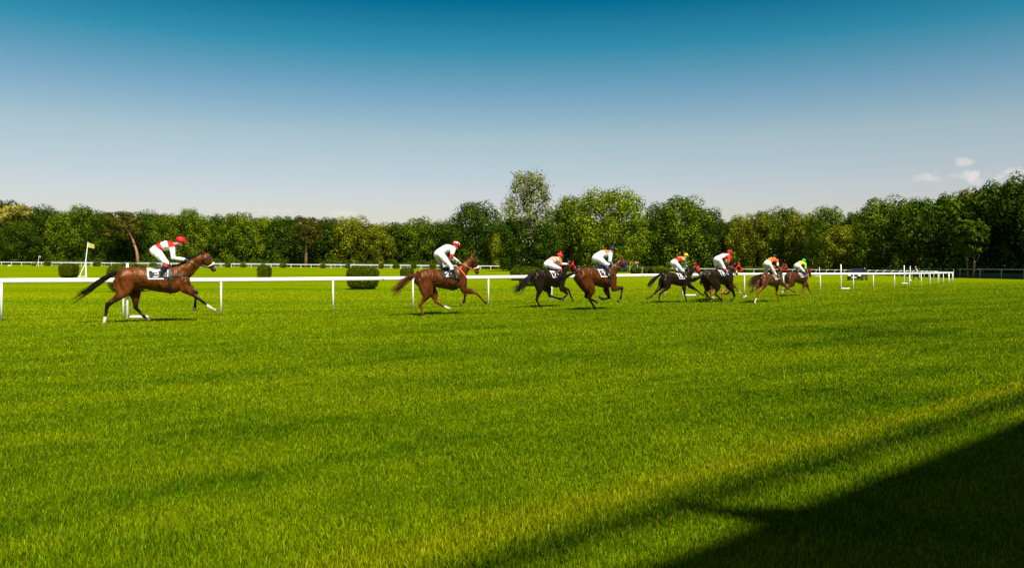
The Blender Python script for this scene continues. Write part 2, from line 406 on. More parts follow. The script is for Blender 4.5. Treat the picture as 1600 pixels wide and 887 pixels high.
def near_rail():
    feet = [(-14.3, 22.3), (-11.4, 23.35), (-9.06, 24.8), (-6.1, 27.15), (-3.6, 28.95), (-.92, 31.1), (1.67, 33.5), (4.3, 36.2),
            (7.56, 39.4), (10.5, 42.1), (13.05, 44.7), (16.2, 47.5), (19.4, 50.1), (22.6, 52.7), (25.1, 55.3), (28.2, 58.7), (30.6, 61.3),
            (33.2, 64.6), (35.5, 67.6), (38.0, 71.0), (40.2, 74.2), (43.0, 78.4), (45.3, 82.5)]
    feet = [(-26.5, 18.6), (-20.4, 20.5), (-17.3, 21.4)] + feet + [(47.9, 86.6), (50.6, 91.3)]
    col0 = [(p[0] / p[1] * F + 800) for p in feet]
    # tops measured on the photo: column -> row of the rail's upper edge
    tx = [-900, 0, 420, 620, 800, 1000, 1140, 1290, 1400, 1480, 1600]; ty = [446, 434.4, 433.3, 431.6, 429.9, 427.7, 426.3, 426.0, 425.8, 425.0, 424.8]
    root = empty('running_rail', (feet[3][0], feet[3][1], 0))
    tag(root, 'long white plastic running rail right behind the horses, sweeping round the bend', 'rail')
    base = root.location
    pts = []
    for (x, y), c in zip(feet, col0):
        zt = min(1.26, max(1.17, CAMH - (np.interp(c, tx, ty) - HZ) * y / F)); pts.append(Vector((x, y, zt - 0.075)))
    # the rail turns back round the bend
    tail = [Vector((53.0, 96.5, 1.12)), Vector((54.5, 101.5, 1.13)), Vector((54.0, 105.5, 1.14))]
    bm = bmesh.new(); sweep(bm, [p - base for p in catmull(pts + tail, 6)], 0.072, 0.04)
    bobj('rail', bm, WHITE, root, smooth=True)
    cr = [p - base for p in catmull(pts + tail, 6)]
    for i in range(3, len(cr) - 8, 12):
        a, b_ = cr[i], cr[i + 1]; d_ = (b_ - a).normalized() * .10; c_ = (a + b_) / 2
        bm = bmesh.new(); sweep(bm, [c_ - d_, c_ + d_], 0.078, 0.046); bobj('joint_sleeve', bm, WHITEOLD, root, smooth=True)
    for p in pts + tail:
        bm = bmesh.new()
        z1 = p.z - 0.05
        tube(bm, [((p.x - base.x, p.y - base.y, -0.03), .033, .033), ((p.x - base.x, p.y - base.y, z1 * .6), .03, .03), ((p.x - base.x, p.y - base.y, z1), .027, .027)], 10, cap=0)
        bobj('post', bm, WHITE, root, smooth=True)
near_rail()

def far_rail():
    root = empty('white_rail', on(300, 270))
    tag(root, 'distant white rail across the far infield, among the tiny hedges', 'rail')
    b = root.location; pts = []
    cols = [-60 + 15.6 * i for i in range(57)]
    for c in cols: pts.append(on(c, 270 + 0.004 * c))
    bm = bmesh.new(); sweep(bm, [p + Vector((0, 0, 1.12)) - b for p in pts], .11, .04, 6); bobj('rail', bm, WHITE, root)
    for i, p in enumerate(pts):
        bm = bmesh.new(); box(bm, p - b + Vector((0, 0, .55)), (.12, .10, 1.1)); bobj('post', bm, WHITE, root)
far_rail()

def hooped_rail():
    tab = [(985, 427.2), (1004, 427.4), (1048, 427.7), (1101, 428.2), (1140, 428.7), (1178, 429.2), (1208, 429.7), (1238, 430.1), (1257, 430.4), (1275, 430.7), (1291, 431.2),
           (1304, 431.5), (1319, 431.8), (1331.5, 432.2), (1345, 432.6), (1356, 433), (1368, 433.4), (1380, 433.8), (1393, 434.2), (1405, 434.7),
           (1415, 435), (1425, 435.4), (1437, 436), (1444, 436.6), (1451, 437.4), (1459, 438.5)]
    pts = [ground(c, r) for c, r in tab]
    root = empty('hooped_rail', pts[4])
    tag(root, 'white rail with hooped goose-neck posts running behind the bend, beside the parked car', 'rail')
    b = root.location.copy()
    bm = bmesh.new(); rp = [p + Vector((0.35, -0.25, 1.10)) for p in pts]; rp.append(Vector((54.0, 105.8, 1.14)))
    sweep(bm, [p - b for p in catmull(rp, 3)], .065, .035, 8); bobj('rail', bm, WHITEOLD, root, smooth=True)
    for p in pts:
        q = p - b; bm = bmesh.new()
        arc = [(q + Vector((0, 0, -0.02)), .045, .045), (q + Vector((0, 0, .85)), .045, .045), (q + Vector((.04, -.03, 1.0)), .045, .045),
               (q + Vector((.14, -.10, 1.10)), .045, .045), (q + Vector((.35, -.25, 1.13)), .045, .045)]
        tube(bm, arc, 8, cap=0); bobj('post', bm, WHITE, root, smooth=True)
hooped_rail()

GREENRAIL = mat('green_mesh', (0.05, 0.16, 0.12), 0.6); GREY = mat('grey_rail', (0.42, 0.46, 0.43), 0.6)
DARKFAB = mat('dark_windbreak', (0.035, 0.05, 0.035), 0.9)
OUTER = [(-160, 333), (-60, 332), (400, 330), (775, 325), (1000, 300), (1270, 240), (1400, 165), (1500, 128), (1600, 117), (1680, 109), (1800, 98)]
def outer_fence():
    root = empty('boundary_fence', on(800, 322))
    tag(root, 'boundary fence with pale top rail and dark mesh along the foot of the wood', 'fence')
    b = root.location.copy(); P = [on(c, d) for c, d in OUTER]
    S = []
    for i in range(len(P) - 1):
        n = max(2, int((P[i + 1] - P[i]).length / 3))
        for k in range(n):
            q = P[i].lerp(P[i + 1], k / n); q.z = terrain(q.x, q.y); S.append(q)
    S.append(P[-1])
    hs = lambda q: 1.30 if q.y > 200 else 1.42
    bm = bmesh.new(); sweep(bm, [q + Vector((0, 0, hs(q))) - b for q in S], .06, .04, 6); bobj('top_rail', bm, GREY, root)
    bm = bmesh.new()
    for i in range(len(S) - 1):
        h0 = .85
        p, q = S[i] - b, S[i + 1] - b
        dn = (q - p); dn.z = 0; dn.normalize(); nn = Vector((-dn.y, dn.x, 0)) * .03
        a = [p + nn, q + nn, q + nn + Vector((0, 0, h0)), p + nn + Vector((0, 0, h0))]
        c2 = [v - 2 * nn for v in a]
        va = [bm.verts.new(v) for v in a]; vb = [bm.verts.new(v) for v in c2]
        bm.faces.new(va); bm.faces.new(vb[::-1])
        for k in range(4): bm.faces.new((va[k], vb[k], vb[(k + 1) % 4], va[(k + 1) % 4]))
    bobj('mesh_panel', bm, DARKFAB, root)
    # posts: the hundred that show largest
    last = None; posts = []
    for q in reversed(S):
        step = 1.45 if q.y < 170 else 6.0
        if last is None or (q - last).length > (2.7 if q.y < 170 else 6.0): posts.append(q); last = q
    for q in posts[:98]:
        bm = bmesh.new(); box(bm, q - b + Vector((0, -.05, hs(q) / 2)), (.11, .09, hs(q))); bobj('post', bm, GREY, root)
outer_fence()

def marker(px, py, top, barpx, label, group=None, bardz=0.0):
    p = ground(px, py); k = F / p.y
    h = (py - top) / k
    root = empty('marker_pole', p); tag(root, label, 'marker pole')
    bm = bmesh.new(); tube(bm, [((0, 0, 0), .042, .042), ((0, 0, h), .036, .036)], 10, cap=0.2); bobj('pole', bm, WHITE, root, smooth=True)
    x0, x1 = [(q - px) / k for q in barpx]
    bm = bmesh.new(); box(bm, ((x0 + x1) / 2, -0.05, 0.045), (abs(x1 - x0), .16, .08), bevel=.025); bobj('foot', bm, WHITE, root)
marker(199, 497, 411.5, (205, 233), 'white upright pole with a white foot beside it, behind the leftmost bay horse')
marker(1066.5, 462.3, 424, (1068, 1087), 'white upright pole with foot bar, behind the legs of the red-hooded black horse')
marker(1314, 451.5, 413, (1314, 1327.5), 'tall white L-shaped pole standing free in front of the rail, left of the parked car')
marker(1280.5, 431.8, 417.3, (1273.5, 1279.5), 'short white pole behind the rail just right of the green-capped jockey')
marker(1351, 431.0, 418, (1349, 1353), 'white pole standing behind the parked dark car')
marker(1412.8, 443.2, 414.5, (1408, 1418), 'white pole on a cross foot left of the walking person')
marker(1422.2, 438.6, 415.8, (1421, 1424), 'slim white pole right beside the walking person, without a visible foot')

def flag_stand(px, py, topy, lab, yellow):
    p = ground(px, py); k = F / p.y; h = (py - topy) / k
    root = empty('flag_stand', p); tag(root, lab, 'flag')
    tx = .20 * h * .35; bm = bmesh.new()
    tube(bm, [((0.02 * h, 0, 0), .05, .05), ((0.0, 0, h * .5), .05, .05), ((.06 * h, 0, h), .045, .045)], 8, cap=.2); bobj('pole', bm, WHITE, root)
    for dx, dy in ((-.17, -.06), (-.08, .12), (.05, -.06)):
        bm = bmesh.new(); tube(bm, [((dx * h, dy * h, 0), .04, .04), ((0.0, 0, h * .46), .04, .04)], 8, cap=.1); bobj('leg', bm, WHITE, root)
    bm = bmesh.new(); box(bm, (-.06 * h, -.06 * h, h * .075), (.22 * h, .05, .07)); bobj('crossbar', bm, WHITE, root)
    bm = bmesh.new(); g = {}
    for i in range(7):
        for j in range(5):
            u, v = i / 6, j / 4
            g[i, j] = bm.verts.new((.062 * h + u * .17 * h, .05 * math.sin(u * 6) * u, h * (.995 - .13 * v * (1 - .15 * u) - .055 * u)))
    for i in range(6):
        for j in range(4): bm.faces.new((g[i, j], g[i + 1, j], g[i + 1, j + 1], g[i, j + 1]))
    bmesh.ops.solidify(bm, geom=bm.faces[:], thickness=.01)
    bobj('flag', bm, yellow, root)
YEL = mat('yellow_flag', (0.80, 0.70, 0.24), 0.7)
flag_stand(134, 436, 378.5, 'white A-frame stand flying a small yellow flag, left of the first horse', YEL)
flag_stand(60, 415.8, 399.3, 'small distant white A-frame stand with a pale flag, near the left edge', mat('pale_flag', (.75, .72, .5), .7))

def sign_post():
    p = ground(1297.6, 427.5); k = F / p.y
    root = empty('sign_post', p); tag(root, 'thin post with a small pale green plate behind the hooped rail', 'sign post')
    h = 19 / k
    bm = bmesh.new(); tube(bm, [((0, 0, 0), .05, .05), ((0, 0, h), .05, .05)], 8, cap=.1); bobj('post', bm, GREY, root)
    bm = bmesh.new(); box(bm, (0, -.08, h * .84), (.28, .03, h * .26)); bobj('plate', bm, mat('pale_green', (.45, .55, .40), .6), root)
sign_post()
def small_box(px, py, lab):
    p = ground(px, py); bm = bmesh.new(); box(bm, (0, 0, .16), (.75, .4, .32), bevel=.06, taper=.8)
    o = bobj('white_block', bm, WHITE, loc=p); tag(o, lab, 'block')
small_box(14.5, 415.5, 'small low white block lying on the far grass near the left edge')
def thick_post():
    p = ground(1497, 433); p.y -= 1.0
    bm = bmesh.new(); tube(bm, [((0, 0, 0), .09, .09), ((0, 0, 1.35), .08, .08)], 10, cap=.2)
    tag(bobj('gate_post', bm, WHITEOLD, loc=p), 'thick pale post standing at the fence just right of the end of the rail', 'post')
thick_post()

# ------------------------------------------------------------------ foliage
def leaf_mat(name, col, col2, trans=0.14):
    m = bpy.data.materials.new(name); m.use_nodes = True; nt = m.node_tree
    b = nt.nodes['Principled BSDF']; out = nt.nodes['Material Output']
    a = N(nt, 'ShaderNodeAttribute'); a.attribute_name = 'tint'
    sp = N(nt, 'ShaderNodeSeparateColor'); L(nt, a.outputs['Color'], sp.inputs[0])
    oi = N(nt, 'ShaderNodeObjectInfo')
    f = mth(nt, 'ADD', mth(nt, 'MULTIPLY', sp.outputs[0], .7), mth(nt, 'MULTIPLY', oi.outputs['Random'], .3))
    c = mix(nt, f, tuple(col), tuple(col2))
    k = mth(nt, 'ADD', .42, mth(nt, 'MULTIPLY', mth(nt, 'POWER', sp.outputs[1], 2.0), 1.75))
    v = N(nt, 'ShaderNodeCombineXYZ'); [L(nt, k, v.inputs[i]) for i in range(3)]
    c = mix(nt, 1.0, c, v.outputs[0], 'MULTIPLY')
    L(nt, c, b.inputs['Base Color']); b.inputs['Roughness'].default_value = .7; b.inputs['Specular IOR Level'].default_value = .05
    tr = N(nt, 'ShaderNodeBsdfTranslucent'); L(nt, mix(nt, 1.0, c, (1.2, 1.2, .5), 'MULTIPLY'), tr.inputs[0])
    ms = N(nt, 'ShaderNodeMixShader'); ms.inputs[0].default_value = trans
    L(nt, b.outputs[0], ms.inputs[1]); L(nt, tr.outputs[0], ms.inputs[2]); L(nt, ms.outputs[0], out.inputs[0])
    return m
def leaf_mesh(name, C, Nn, size, tint, bright, aspect=1.0):
    """C centres, Nn normals, size per leaf"""
    n = len(C)
    r = RNG.normal(size=(n, 3)); u = np.cross(Nn, r); u /= np.linalg.norm(u, axis=1)[:, None] + 1e-9
    v = np.cross(Nn, u); v /= np.linalg.norm(v, axis=1)[:, None] + 1e-9
    s = size[:, None] * .5
    V = np.stack([C - u * s * aspect, C - v * s * .6 + Nn * s * .15, C + u * s * aspect, C + v * s * .6 + Nn * s * .15], 1)
    me = mesh_np(name, V.reshape(-1, 3), np.arange(n * 4), 4)
    cols = np.zeros((n, 4, 4), np.float32); cols[:, :, 0] = tint[:, None]; cols[:, :, 1] = bright[:, None]; cols[:, :, 3] = 1
    at = me.color_attributes.new('tint', 'FLOAT_COLOR', 'POINT')
    if len(at.data) == n * 4: at.data.foreach_set('color', cols.ravel())
    return me
def crown_pts(n, rng, profile, lobes=46, low=0.0, lobe_r=(.2, .34), fuzz=.10, inner=.10, vs=.42):
    """unit crown: z 0..1, half width 1. Leaves sit on the outer shells of many overlapping lobes."""
    C = []; Nn = []; T = []; B = []
    per = n // lobes
    for i in range(lobes):
        z = low + (.93 - low) * ((i + rng.random()) / lobes) ** .85
        rr = profile(z); a = i * 2.399 + rng.uniform(-.6, .6); q = .45 + .42 * rng.random() ** .5
        if i % 5 == 0: q *= .35
        lr = rng.uniform(*lobe_r)
        c = np.array([math.cos(a) * rr * q, math.sin(a) * rr * q, z])
        d = rng.normal(size=(per, 3)); d[:, 2] = d[:, 2] * .9 + .25; d[:, :2] += c[:2] * .35; d /= np.linalg.norm(d, axis=1)[:, None]
        rad = lr * (1 + rng.normal(0, fuzz, per)); ins = rng.random(per) < inner; rad[ins] *= rng.random(ins.sum())
        pts = c + d * rad[:, None] * np.array([1, 1, vs])
        C.append(pts); nn = d + rng.normal(size=(per, 3)) * .30; nn /= np.linalg.norm(nn, axis=1)[:, None]
        Nn.append(nn); T.append(np.clip(rng.normal(.5 + .25 * rng.normal(), .15, per), 0, 1)); B.append(rng.random(per))
    C = np.concatenate(C); C[:, 2] = np.clip(C[:, 2], 0.01, 1.08)
    return C, np.concatenate(Nn), np.concatenate(T), np.concatenate(B)
prof_round = lambda z: (.62 + .38 * math.sin(PI * z) if z < .5 else max(.10, math.cos((z - .5) / .52 * PI / 2) ** .7))
prof_full = lambda z: (.66 + .34 * math.sin(PI * z / .9) if z < .45 else max(.12, math.cos((z - .45) / .57 * PI / 2) ** .6))
prof_tall = lambda z: .22 + .66 * (math.sin(PI * (z * .86 + .07)) ** .8) * (1.0 if z < .6 else 1.0 - .55 * (z - .6) / .4)
prof_pine = lambda z: (.25 if z < .35 else max(.15, math.sin(PI * (z - .30) / .72) ** .6))
LM = {
 0: leaf_mat('leaves_dark', (0.016, 0.034, 0.0008), (0.056, 0.100, 0.0020)),
 1: leaf_mat('leaves_green', (0.038, 0.070, 0.0008), (0.125, 0.170, 0.0025)),
 2: leaf_mat('leaves_yellowish', (0.050, 0.074, 0.001), (0.190, 0.200, 0.006)),
 3: leaf_mat('leaves_silvery', (0.060, 0.082, 0.016), (0.27, 0.29, 0.11)),
 4: leaf_mat('needles_brownish', (0.034, 0.038, 0.002), (0.095, 0.088, 0.008)),
 5: leaf_mat('leaves_cream', (0.10, 0.10, 0.004), (0.42, 0.36, 0.07)),
 6: leaf_mat('leaves_rust', (0.10, 0.055, 0.01), (0.24, 0.11, 0.03)),
 7: leaf_mat('leaves_bright', (0.050, 0.084, 0.001), (0.165, 0.210, 0.004)),
}
BARK = mat('bark', (0.16, 0.12, 0.085), .95, .3, 3.0); BARKP = mat('pine_bark', (0.30, 0.15, 0.09), .9, .35, 2.0)
PROTO = {}
def proto(kind, variant):
    if (kind, variant) in PROTO: return PROTO[kind, variant]
    rng = np.random.default_rng(100 * kind + variant)
    if kind == 3: C, n, t, b = crown_pts(12500, rng, prof_tall, lobes=110, low=.03, lobe_r=(.12, .27), fuzz=.32, inner=.15, vs=.30)
    elif kind == 4: C, n, t, b = crown_pts(6000, rng, prof_pine, lobes=50, low=.42, lobe_r=(.18, .34), vs=.18)
    elif kind == 7: C, n, t, b = crown_pts(19000, rng, prof_full, lobes=110, low=.03, lobe_r=(.14, .26), fuzz=.16, vs=.55)
    else: C, n, t, b = crown_pts(14000, rng, prof_full if variant % 2 else prof_round, lobes=70, low=.0, lobe_r=(.20, .36), fuzz=.12)
    if kind in (0, 1): sel_ = slice(None)
    PROTO[kind, variant] = (C, n, t, b); return PROTO[kind, variant]
TREEN = [0]
CROWN_CACHE = {}
def tree(px, top, wpx, d, kind, label, group=None, base=None, name='tree', trunk=True, lean=None, trunk_px=None, leaf=None, seed=None, low=None):
    p = on(px, d); k = F / d
    H_ = zat(top, d) - p.z; Wd = wpx / k / 2 * 1.12
    i = TREEN[0] = TREEN[0] + 1
    var = (seed if seed is not None else i) % 4
    mk = {5: 2, 6: 2}.get(kind, kind)
    C, n, t, b = proto(mk if kind not in (5, 6) else 2, var)
    ls = leaf or {3: .36, 7: .37, 4: .48}.get(kind, .44) * max(.75, min(1.35, math.sqrt(Wd * H_ / (7.0 * 22.0))))
    key = (kind, var, round(ls, 2), round(Wd), round(H_))
    lo = low if low is not None else 0.0
    Cw = C * np.array([Wd, Wd, .965 * H_ * (1 - lo)]) + np.array([0, 0, H_ * lo])
    me = leaf_mesh('crown', Cw, n, RNG.uniform(.6, 1.3, len(C)) * ls * 1.25, t, b)
    root = empty(name, p, 0); tag(root, label, 'tree', group)
    link('crown', me, LM[kind], root).rotation_euler = (0, 0, 0)
    bm = bmesh.new()
    tr = .028 * H_ if trunk is True else trunk
    path = lean or [(0, 0), (.15, .25), (0, .52)]
    pts = [((x, 0, z * H_), tr * (1 - .65 * j / (len(path) - 1)) , tr * (1 - .65 * j / (len(path) - 1))) for j, (x, z) in enumerate(path)]
    pts[0] = ((path[0][0], 0, -.2), tr * 1.25, tr * 1.25)
    tube(bm, pts, 8, cap=.1)
    top_ = Vector((path[-1][0], 0, path[-1][1] * H_)); mid = Vector((path[-2][0], 0, path[-2][1] * H_))
    for q in range(5):
        a = q * 2.4 + i; s = mid.lerp(top_, q / 6); e = s + Vector((math.cos(a) * Wd * .6, math.sin(a) * Wd * .6, H_ * .16))
        tube(bm, [(s, tr * .45, tr * .45), (s.lerp(e, .5) + Vector((0, 0, -.2)), tr * .3, tr * .3), (e, tr * .12, tr * .12)], 6, cap=.1)
    bobj('trunk', bm, BARKP if kind == 4 else BARK, root, smooth=True)
    return root
TREES = [
 (-28, 316, 74, 338, 0, 'dark tree cut by the left edge of the picture, left of the cream-flowering one'),
 (6, 311, 66, 346, 0, 'tall dark green tree right behind the cream-flowering tree at the far left'),
 (30, 344, 64, 330, 0, 'low dark tree under the cream-flowering crown near the left edge'),
 (64, 321, 58, 342, 0, 'dark green tree above the small distant flag stand'),
 (97, 329, 48, 338, 1, 'mid green tree behind the square hedge left of the yellow flag'),
 (129, 320, 66, 340, 1, 'broad green tree directly behind the yellow flag'),
 (160, 329, 50, 338, 0, 'dark tree between the yellow flag and the leaning pine'),
 (228, 329, 52, 340, 0, 'dark tree just right of the leaning pine trunk'),
 (262, 333, 54, 338, 1, 'green tree rising behind the first jockey'),
 (300, 325, 56, 334, 7, 'brighter green tree over the head of the first horse'),
 (335, 336, 50, 340, 1, 'green tree just right of the first horse\'s head'),
 (372, 331, 62, 338, 1, 'rounded green tree between the first horse and the square hedge'),
 (409, 338, 52, 341, 7, 'light green tree above the upright square hedge'),
 (441, 336, 46, 340, 0, 'dark green tree just left of the straight brown pine'),
 (515, 338, 46, 341, 0, 'dark tree just right of the straight brown pine'),
 (550, 337, 62, 337, 2, 'yellowish green tree left above the big clipped hedge'),
 (592, 348, 52, 334, 2, 'yellow-green tree right above the big clipped hedge'),
 (626, 346, 46, 342, 0, 'dark green tree above the tail of the second horse'),
 (656, 340, 58, 336, 1, 'green tree just left of the second jockey'),
 (690, 345, 44, 341, 0, 'dark tree right behind the second jockey'),
 (745, 314, 88, 292, 0, 'big dark rounded tree standing left of the tall silvery tree'),
 (776, 364, 26, 284, 2, 'small yellowish tree in front of the big dark rounded tree'),
 (806, 336, 52, 203, 0, 'dark tree at the left foot of the tall silvery tree'),
 (850, 346, 44, 202, 0, 'dark tree at the right foot of the tall silvery tree'),
 (868, 326, 60, 222, 1, 'green tree squeezed between the tall silvery tree and the large light green tree'),
 (895, 305, 70, 216, 7, 'left crown of the light green pair right of the tall silvery tree'),
 (952, 293, 120, 205, 7, 'largest light green tree, spreading over the blue-capped jockey'),
 (1032, 318, 60, 244, 0, 'dark green tree right beside the largest light green tree'),
 (1067, 305, 84, 242, 1, 'high rounded green tree over the yellow-capped jockey'),
 (1104, 322, 62, 244, 0, 'dark tree over the tallest red-capped jockey, left of the yellowish trees'),
 (1134, 343, 44, 246, 0, 'lower dark tree just left of the first yellowish tree'),
 (1160, 334, 46, 236, 2, 'yellowish tree with a pale top above the gap before the orange jockey'),
 (1193, 328, 50, 232, 2, 'pale-topped yellowish tree above the orange jockey\'s horse'),
 (1226, 322, 54, 230, 1, 'green tree with loose twiggy top above the orange jockey'),
 (1254, 330, 50, 222, 2, 'olive yellow tree above the green-capped jockey'),
 (1294, 321, 66, 210, 1, 'green tree above the tall L-shaped pole'),
 (1316, 352, 60, 196, 2, 'low yellow-leaved tree just left of the parked car'),
 (1340, 330, 48, 200, 0, 'dark tree in the dip above the parked car'),
 (1380, 308, 84, 180, 1, 'broad green tree right above the parked car'),
 (1436, 308, 74, 168, 1, 'broad green tree above the walking person'),
 (1484, 301, 60, 160, 0, 'dark green tree above the right end of the rail'),
 (1520, 292, 70, 144, 2, 'yellow-green tree right of the end of the rail'),
 (1562, 281, 66, 132, 0, 'tall dark tree near the right edge, left of the tallest'),
 (1602, 273, 74, 124, 0, 'tallest dark tree, cut by the right edge of the picture'),
 (1660, 262, 100, 116, 0, 'dark tree just outside the right edge of the picture'),
 (1735, 250, 120, 108, 0, 'second dark tree outside the right edge of the picture'),
]
for a in TREES: tree(*a[:6])
r_ = tree(190, 325, 52, 326, 4, 'leaning pine with a bare reddish trunk bending left under a brownish crown', name='pine_tree', trunk=.62,
     lean=[(6.8, 0), (6.2, .25), (4.6, .45), (2.2, .64), (1.2, .72)], low=.10)
tree(24, 321, 50, 337, 5, 'tree with a cream-coloured flowering crown near the left edge', low=.66)
tree(480, 332, 50, 322, 4, 'straight pine with a brown trunk and dark brownish crown', name='pine_tree', trunk=.62, lean=[(-.6, 0), (-.4, .4), (0, .7)])
tree(826, 258, 88, 205, 3, 'tall loose silvery green tree, the highest in the middle of the wood', trunk=.75, lean=[(.4, 0), (.2, .5), (0, .93)])
tree(914, 352, 30, 203, 1, 'pale trunk with leaves standing just left of the blue-capped jockey', trunk=.45, low=.30)
tree(1448, 384, 24, 158, 6, 'small rust-leaved bush tree behind the walking person', trunk=.1)
tree(1402, 396, 14, 157, 1, 'slender young tree with a thin pale trunk left of the walking person', trunk=.10, low=.4)
tree(1510, 350, 40, 126, 0, 'tree with a pale slanting bare trunk behind the fence, right of the rail\'s end', trunk=.16, low=.45, lean=[(.35, 0), (.1, .3), (-.3, .7)])
tree(1521, 345, 40, 125, 0, 'tree with a short pale upright trunk behind the fence at right', trunk=.18, low=.45)

def fill_wood():
    """the wood behind: one uncountable mass, three rows deep, and its dark undergrowth"""
    tops = [(-200, 318), (0, 316), (100, 332), (200, 332), (330, 340), (440, 342), (560, 348), (620, 350), (700, 350), (760, 345), (860, 345), (1000, 342), (1100, 340),
            (1130, 350), (1200, 342), (1260, 345), (1300, 340), (1340, 350), (1400, 318), (1500, 308), (1560, 292), (1620, 280), (1800, 240)]
    tx = [t[0] for t in tops]; ty = [t[1] for t in tops]
    dx = [o[0] for o in OUTER]; dd = [o[1] for o in OUTER]
    Cs = []; Ns = []; Ts = []; Bs = []; Ss = []
    px = -180
    while px < 1850:
        for row in range(3):
            d = float(np.interp(px, dx, dd)) + 10 + row * 13
            q = px + random.uniform(-12, 12); top = float(np.interp(q, tx, ty)) + random.uniform(0, 14)
            p = on(q, d); H_ = zat(top, d) - p.z; Wd = random.uniform(5.0, 7.5)
            C, n, t, b = proto(0, random.randrange(4))
            sel = RNG.choice(len(C), 2300, replace=False)
            Cs.append(C[sel] * np.array([Wd, Wd, H_]) + np.array([p.x, p.y, p.z])); Ns.append(n[sel]); Ts.append(t[sel]); Bs.append(b[sel])
            Ss.append(RNG.uniform(.7, 1.4, 2300) * (.95 if d > 200 else .7))
        px += 34 * (d and 300 / d) * .8
    me = leaf_mesh('wood', np.concatenate(Cs), np.concatenate(Ns), np.concatenate(Ss), np.concatenate(Ts), np.concatenate(Bs))
    o = link('wood', me, LM[0]); tag(o, 'dark mass of the wood behind the front row of trees', 'wood', kind='stuff')
    # undergrowth: low bushes along the fence foot
    Cs = []; Ns = []
    px = -180
    while px < 1850:
        d = float(np.interp(px, dx, dd)) + random.uniform(2, 6); p = on(px, d)
        n = 420; r = random.uniform(1.4, 3.0)
        dv = RNG.normal(size=(n, 3)); dv /= np.linalg.norm(dv, axis=1)[:, None]
        c = np.array([p.x, p.y, p.z + r * .5]) + dv * r * RNG.uniform(.5, 1.05, n)[:, None] * np.array([1, 1, .9]); c[:, 2] = np.maximum(c[:, 2], p.z + .05)
        Cs.append(c); Ns.append(dv + RNG.normal(size=(n, 3)) * .4); px += 6.5 * 300 / d * .8
    C = np.concatenate(Cs); Nn = np.concatenate(Ns); Nn /= np.linalg.norm(Nn, axis=1)[:, None]
    me = leaf_mesh('undergrowth', C, Nn, RNG.uniform(.3, .6, len(C)), RNG.random(len(C)), RNG.random(len(C)))
    o = link('undergrowth', me, LM[0]); tag(o, 'dark undergrowth along the foot of the wood', 'undergrowth', kind='stuff')
fill_wood()

# ------------------------------------------------------------------ clipped hedges
HM = leaf_mat('hedge_leaves', (0.030, 0.048, 0.0008), (0.110, 0.130, 0.002), .12)
HCORE = mat('hedge_core', (0.034, 0.046, 0.001), 1.0, .45, 9.0, spec=0.0)
def hedge(px, foot, wpx, top, label, depth=1.0, dome=.25, group=None):
    p = ground(px, foot)
    if foot < 420 and px < 700: p = on(px, 263.0)          # the row standing just in front of the far rail
    k = F / p.y; w = wpx / k; h = (foot - top) / k
    dp = w * depth
    n = int(min(9000, max(500, 5200 * (w / 1.9)))) if p.y < 120 else 500
    hw, hd = w / 2, dp / 2
    u = RNG.uniform(-1, 1, n); v = RNG.uniform(-1, 1, n); f = RNG.integers(0, 6, n)
    P3 = np.zeros((n, 3)); Nn = np.zeros((n, 3))
    for ax in range(3):
        for sg in (-1, 1):
            m_ = f == ax * 2 + (sg > 0); o1, o2 = [q for q in range(3) if q != ax]
            P3[m_, ax] = sg * 1.0; P3[m_, o1] = u[m_]; P3[m_, o2] = v[m_]; Nn[m_, ax] = sg
    ln = (np.abs(P3) ** 5).sum(1) ** .2; S = P3 / ln[:, None]           # rounded box
    S[:, 2] -= dome * .35 * (S[:, 0] ** 2 + S[:, 1] ** 2) * (S[:, 2] > .3)
    taper = 1 - .10 * (1 - (S[:, 2] + 1) / 2)
    C = np.stack([S[:, 0] * hw * taper, S[:, 1] * hd * taper, (S[:, 2] + 1) / 2 * h * .95 + .05 * h], 1) + Nn * (.035 if p.y < 120 else .06) + RNG.normal(0, .022 * (1 if p.y < 120 else 3), (n, 3))
    C[:, 2] = np.maximum(C[:, 2], .01)
    Nn = Nn + RNG.normal(size=(n, 3)) * .5; Nn /= np.linalg.norm(Nn, axis=1)[:, None]
    root = empty('clipped_hedge', p, 0); tag(root, label, 'hedge', group)
    sz = (.075 if p.y < 120 else .28)
    me = leaf_mesh('foliage', C, Nn, RNG.uniform(.7, 1.4, n) * sz, RNG.random(n), RNG.random(n)); link('foliage', me, HM, root)
    bm = bmesh.new(); q = bmesh.ops.create_icosphere(bm, subdivisions=4, radius=1)
    for vv in q['verts']:
        c = vv.co; l_ = (abs(c.x) ** 5 + abs(c.y) ** 5 + abs(c.z) ** 5) ** .2; c = c / l_
        if c.z > .3: c.z -= dome * .35 * (c.x ** 2 + c.y ** 2)
        tp = 1 - .10 * (1 - (c.z + 1) / 2)
        vv.co = Vector((c.x * hw * .97 * tp, c.y * hd * .97 * tp, max(0.0, (c.z + 1) / 2 * h * .93 + .05 * h)))
    bobj('branches', bm, HCORE, root)
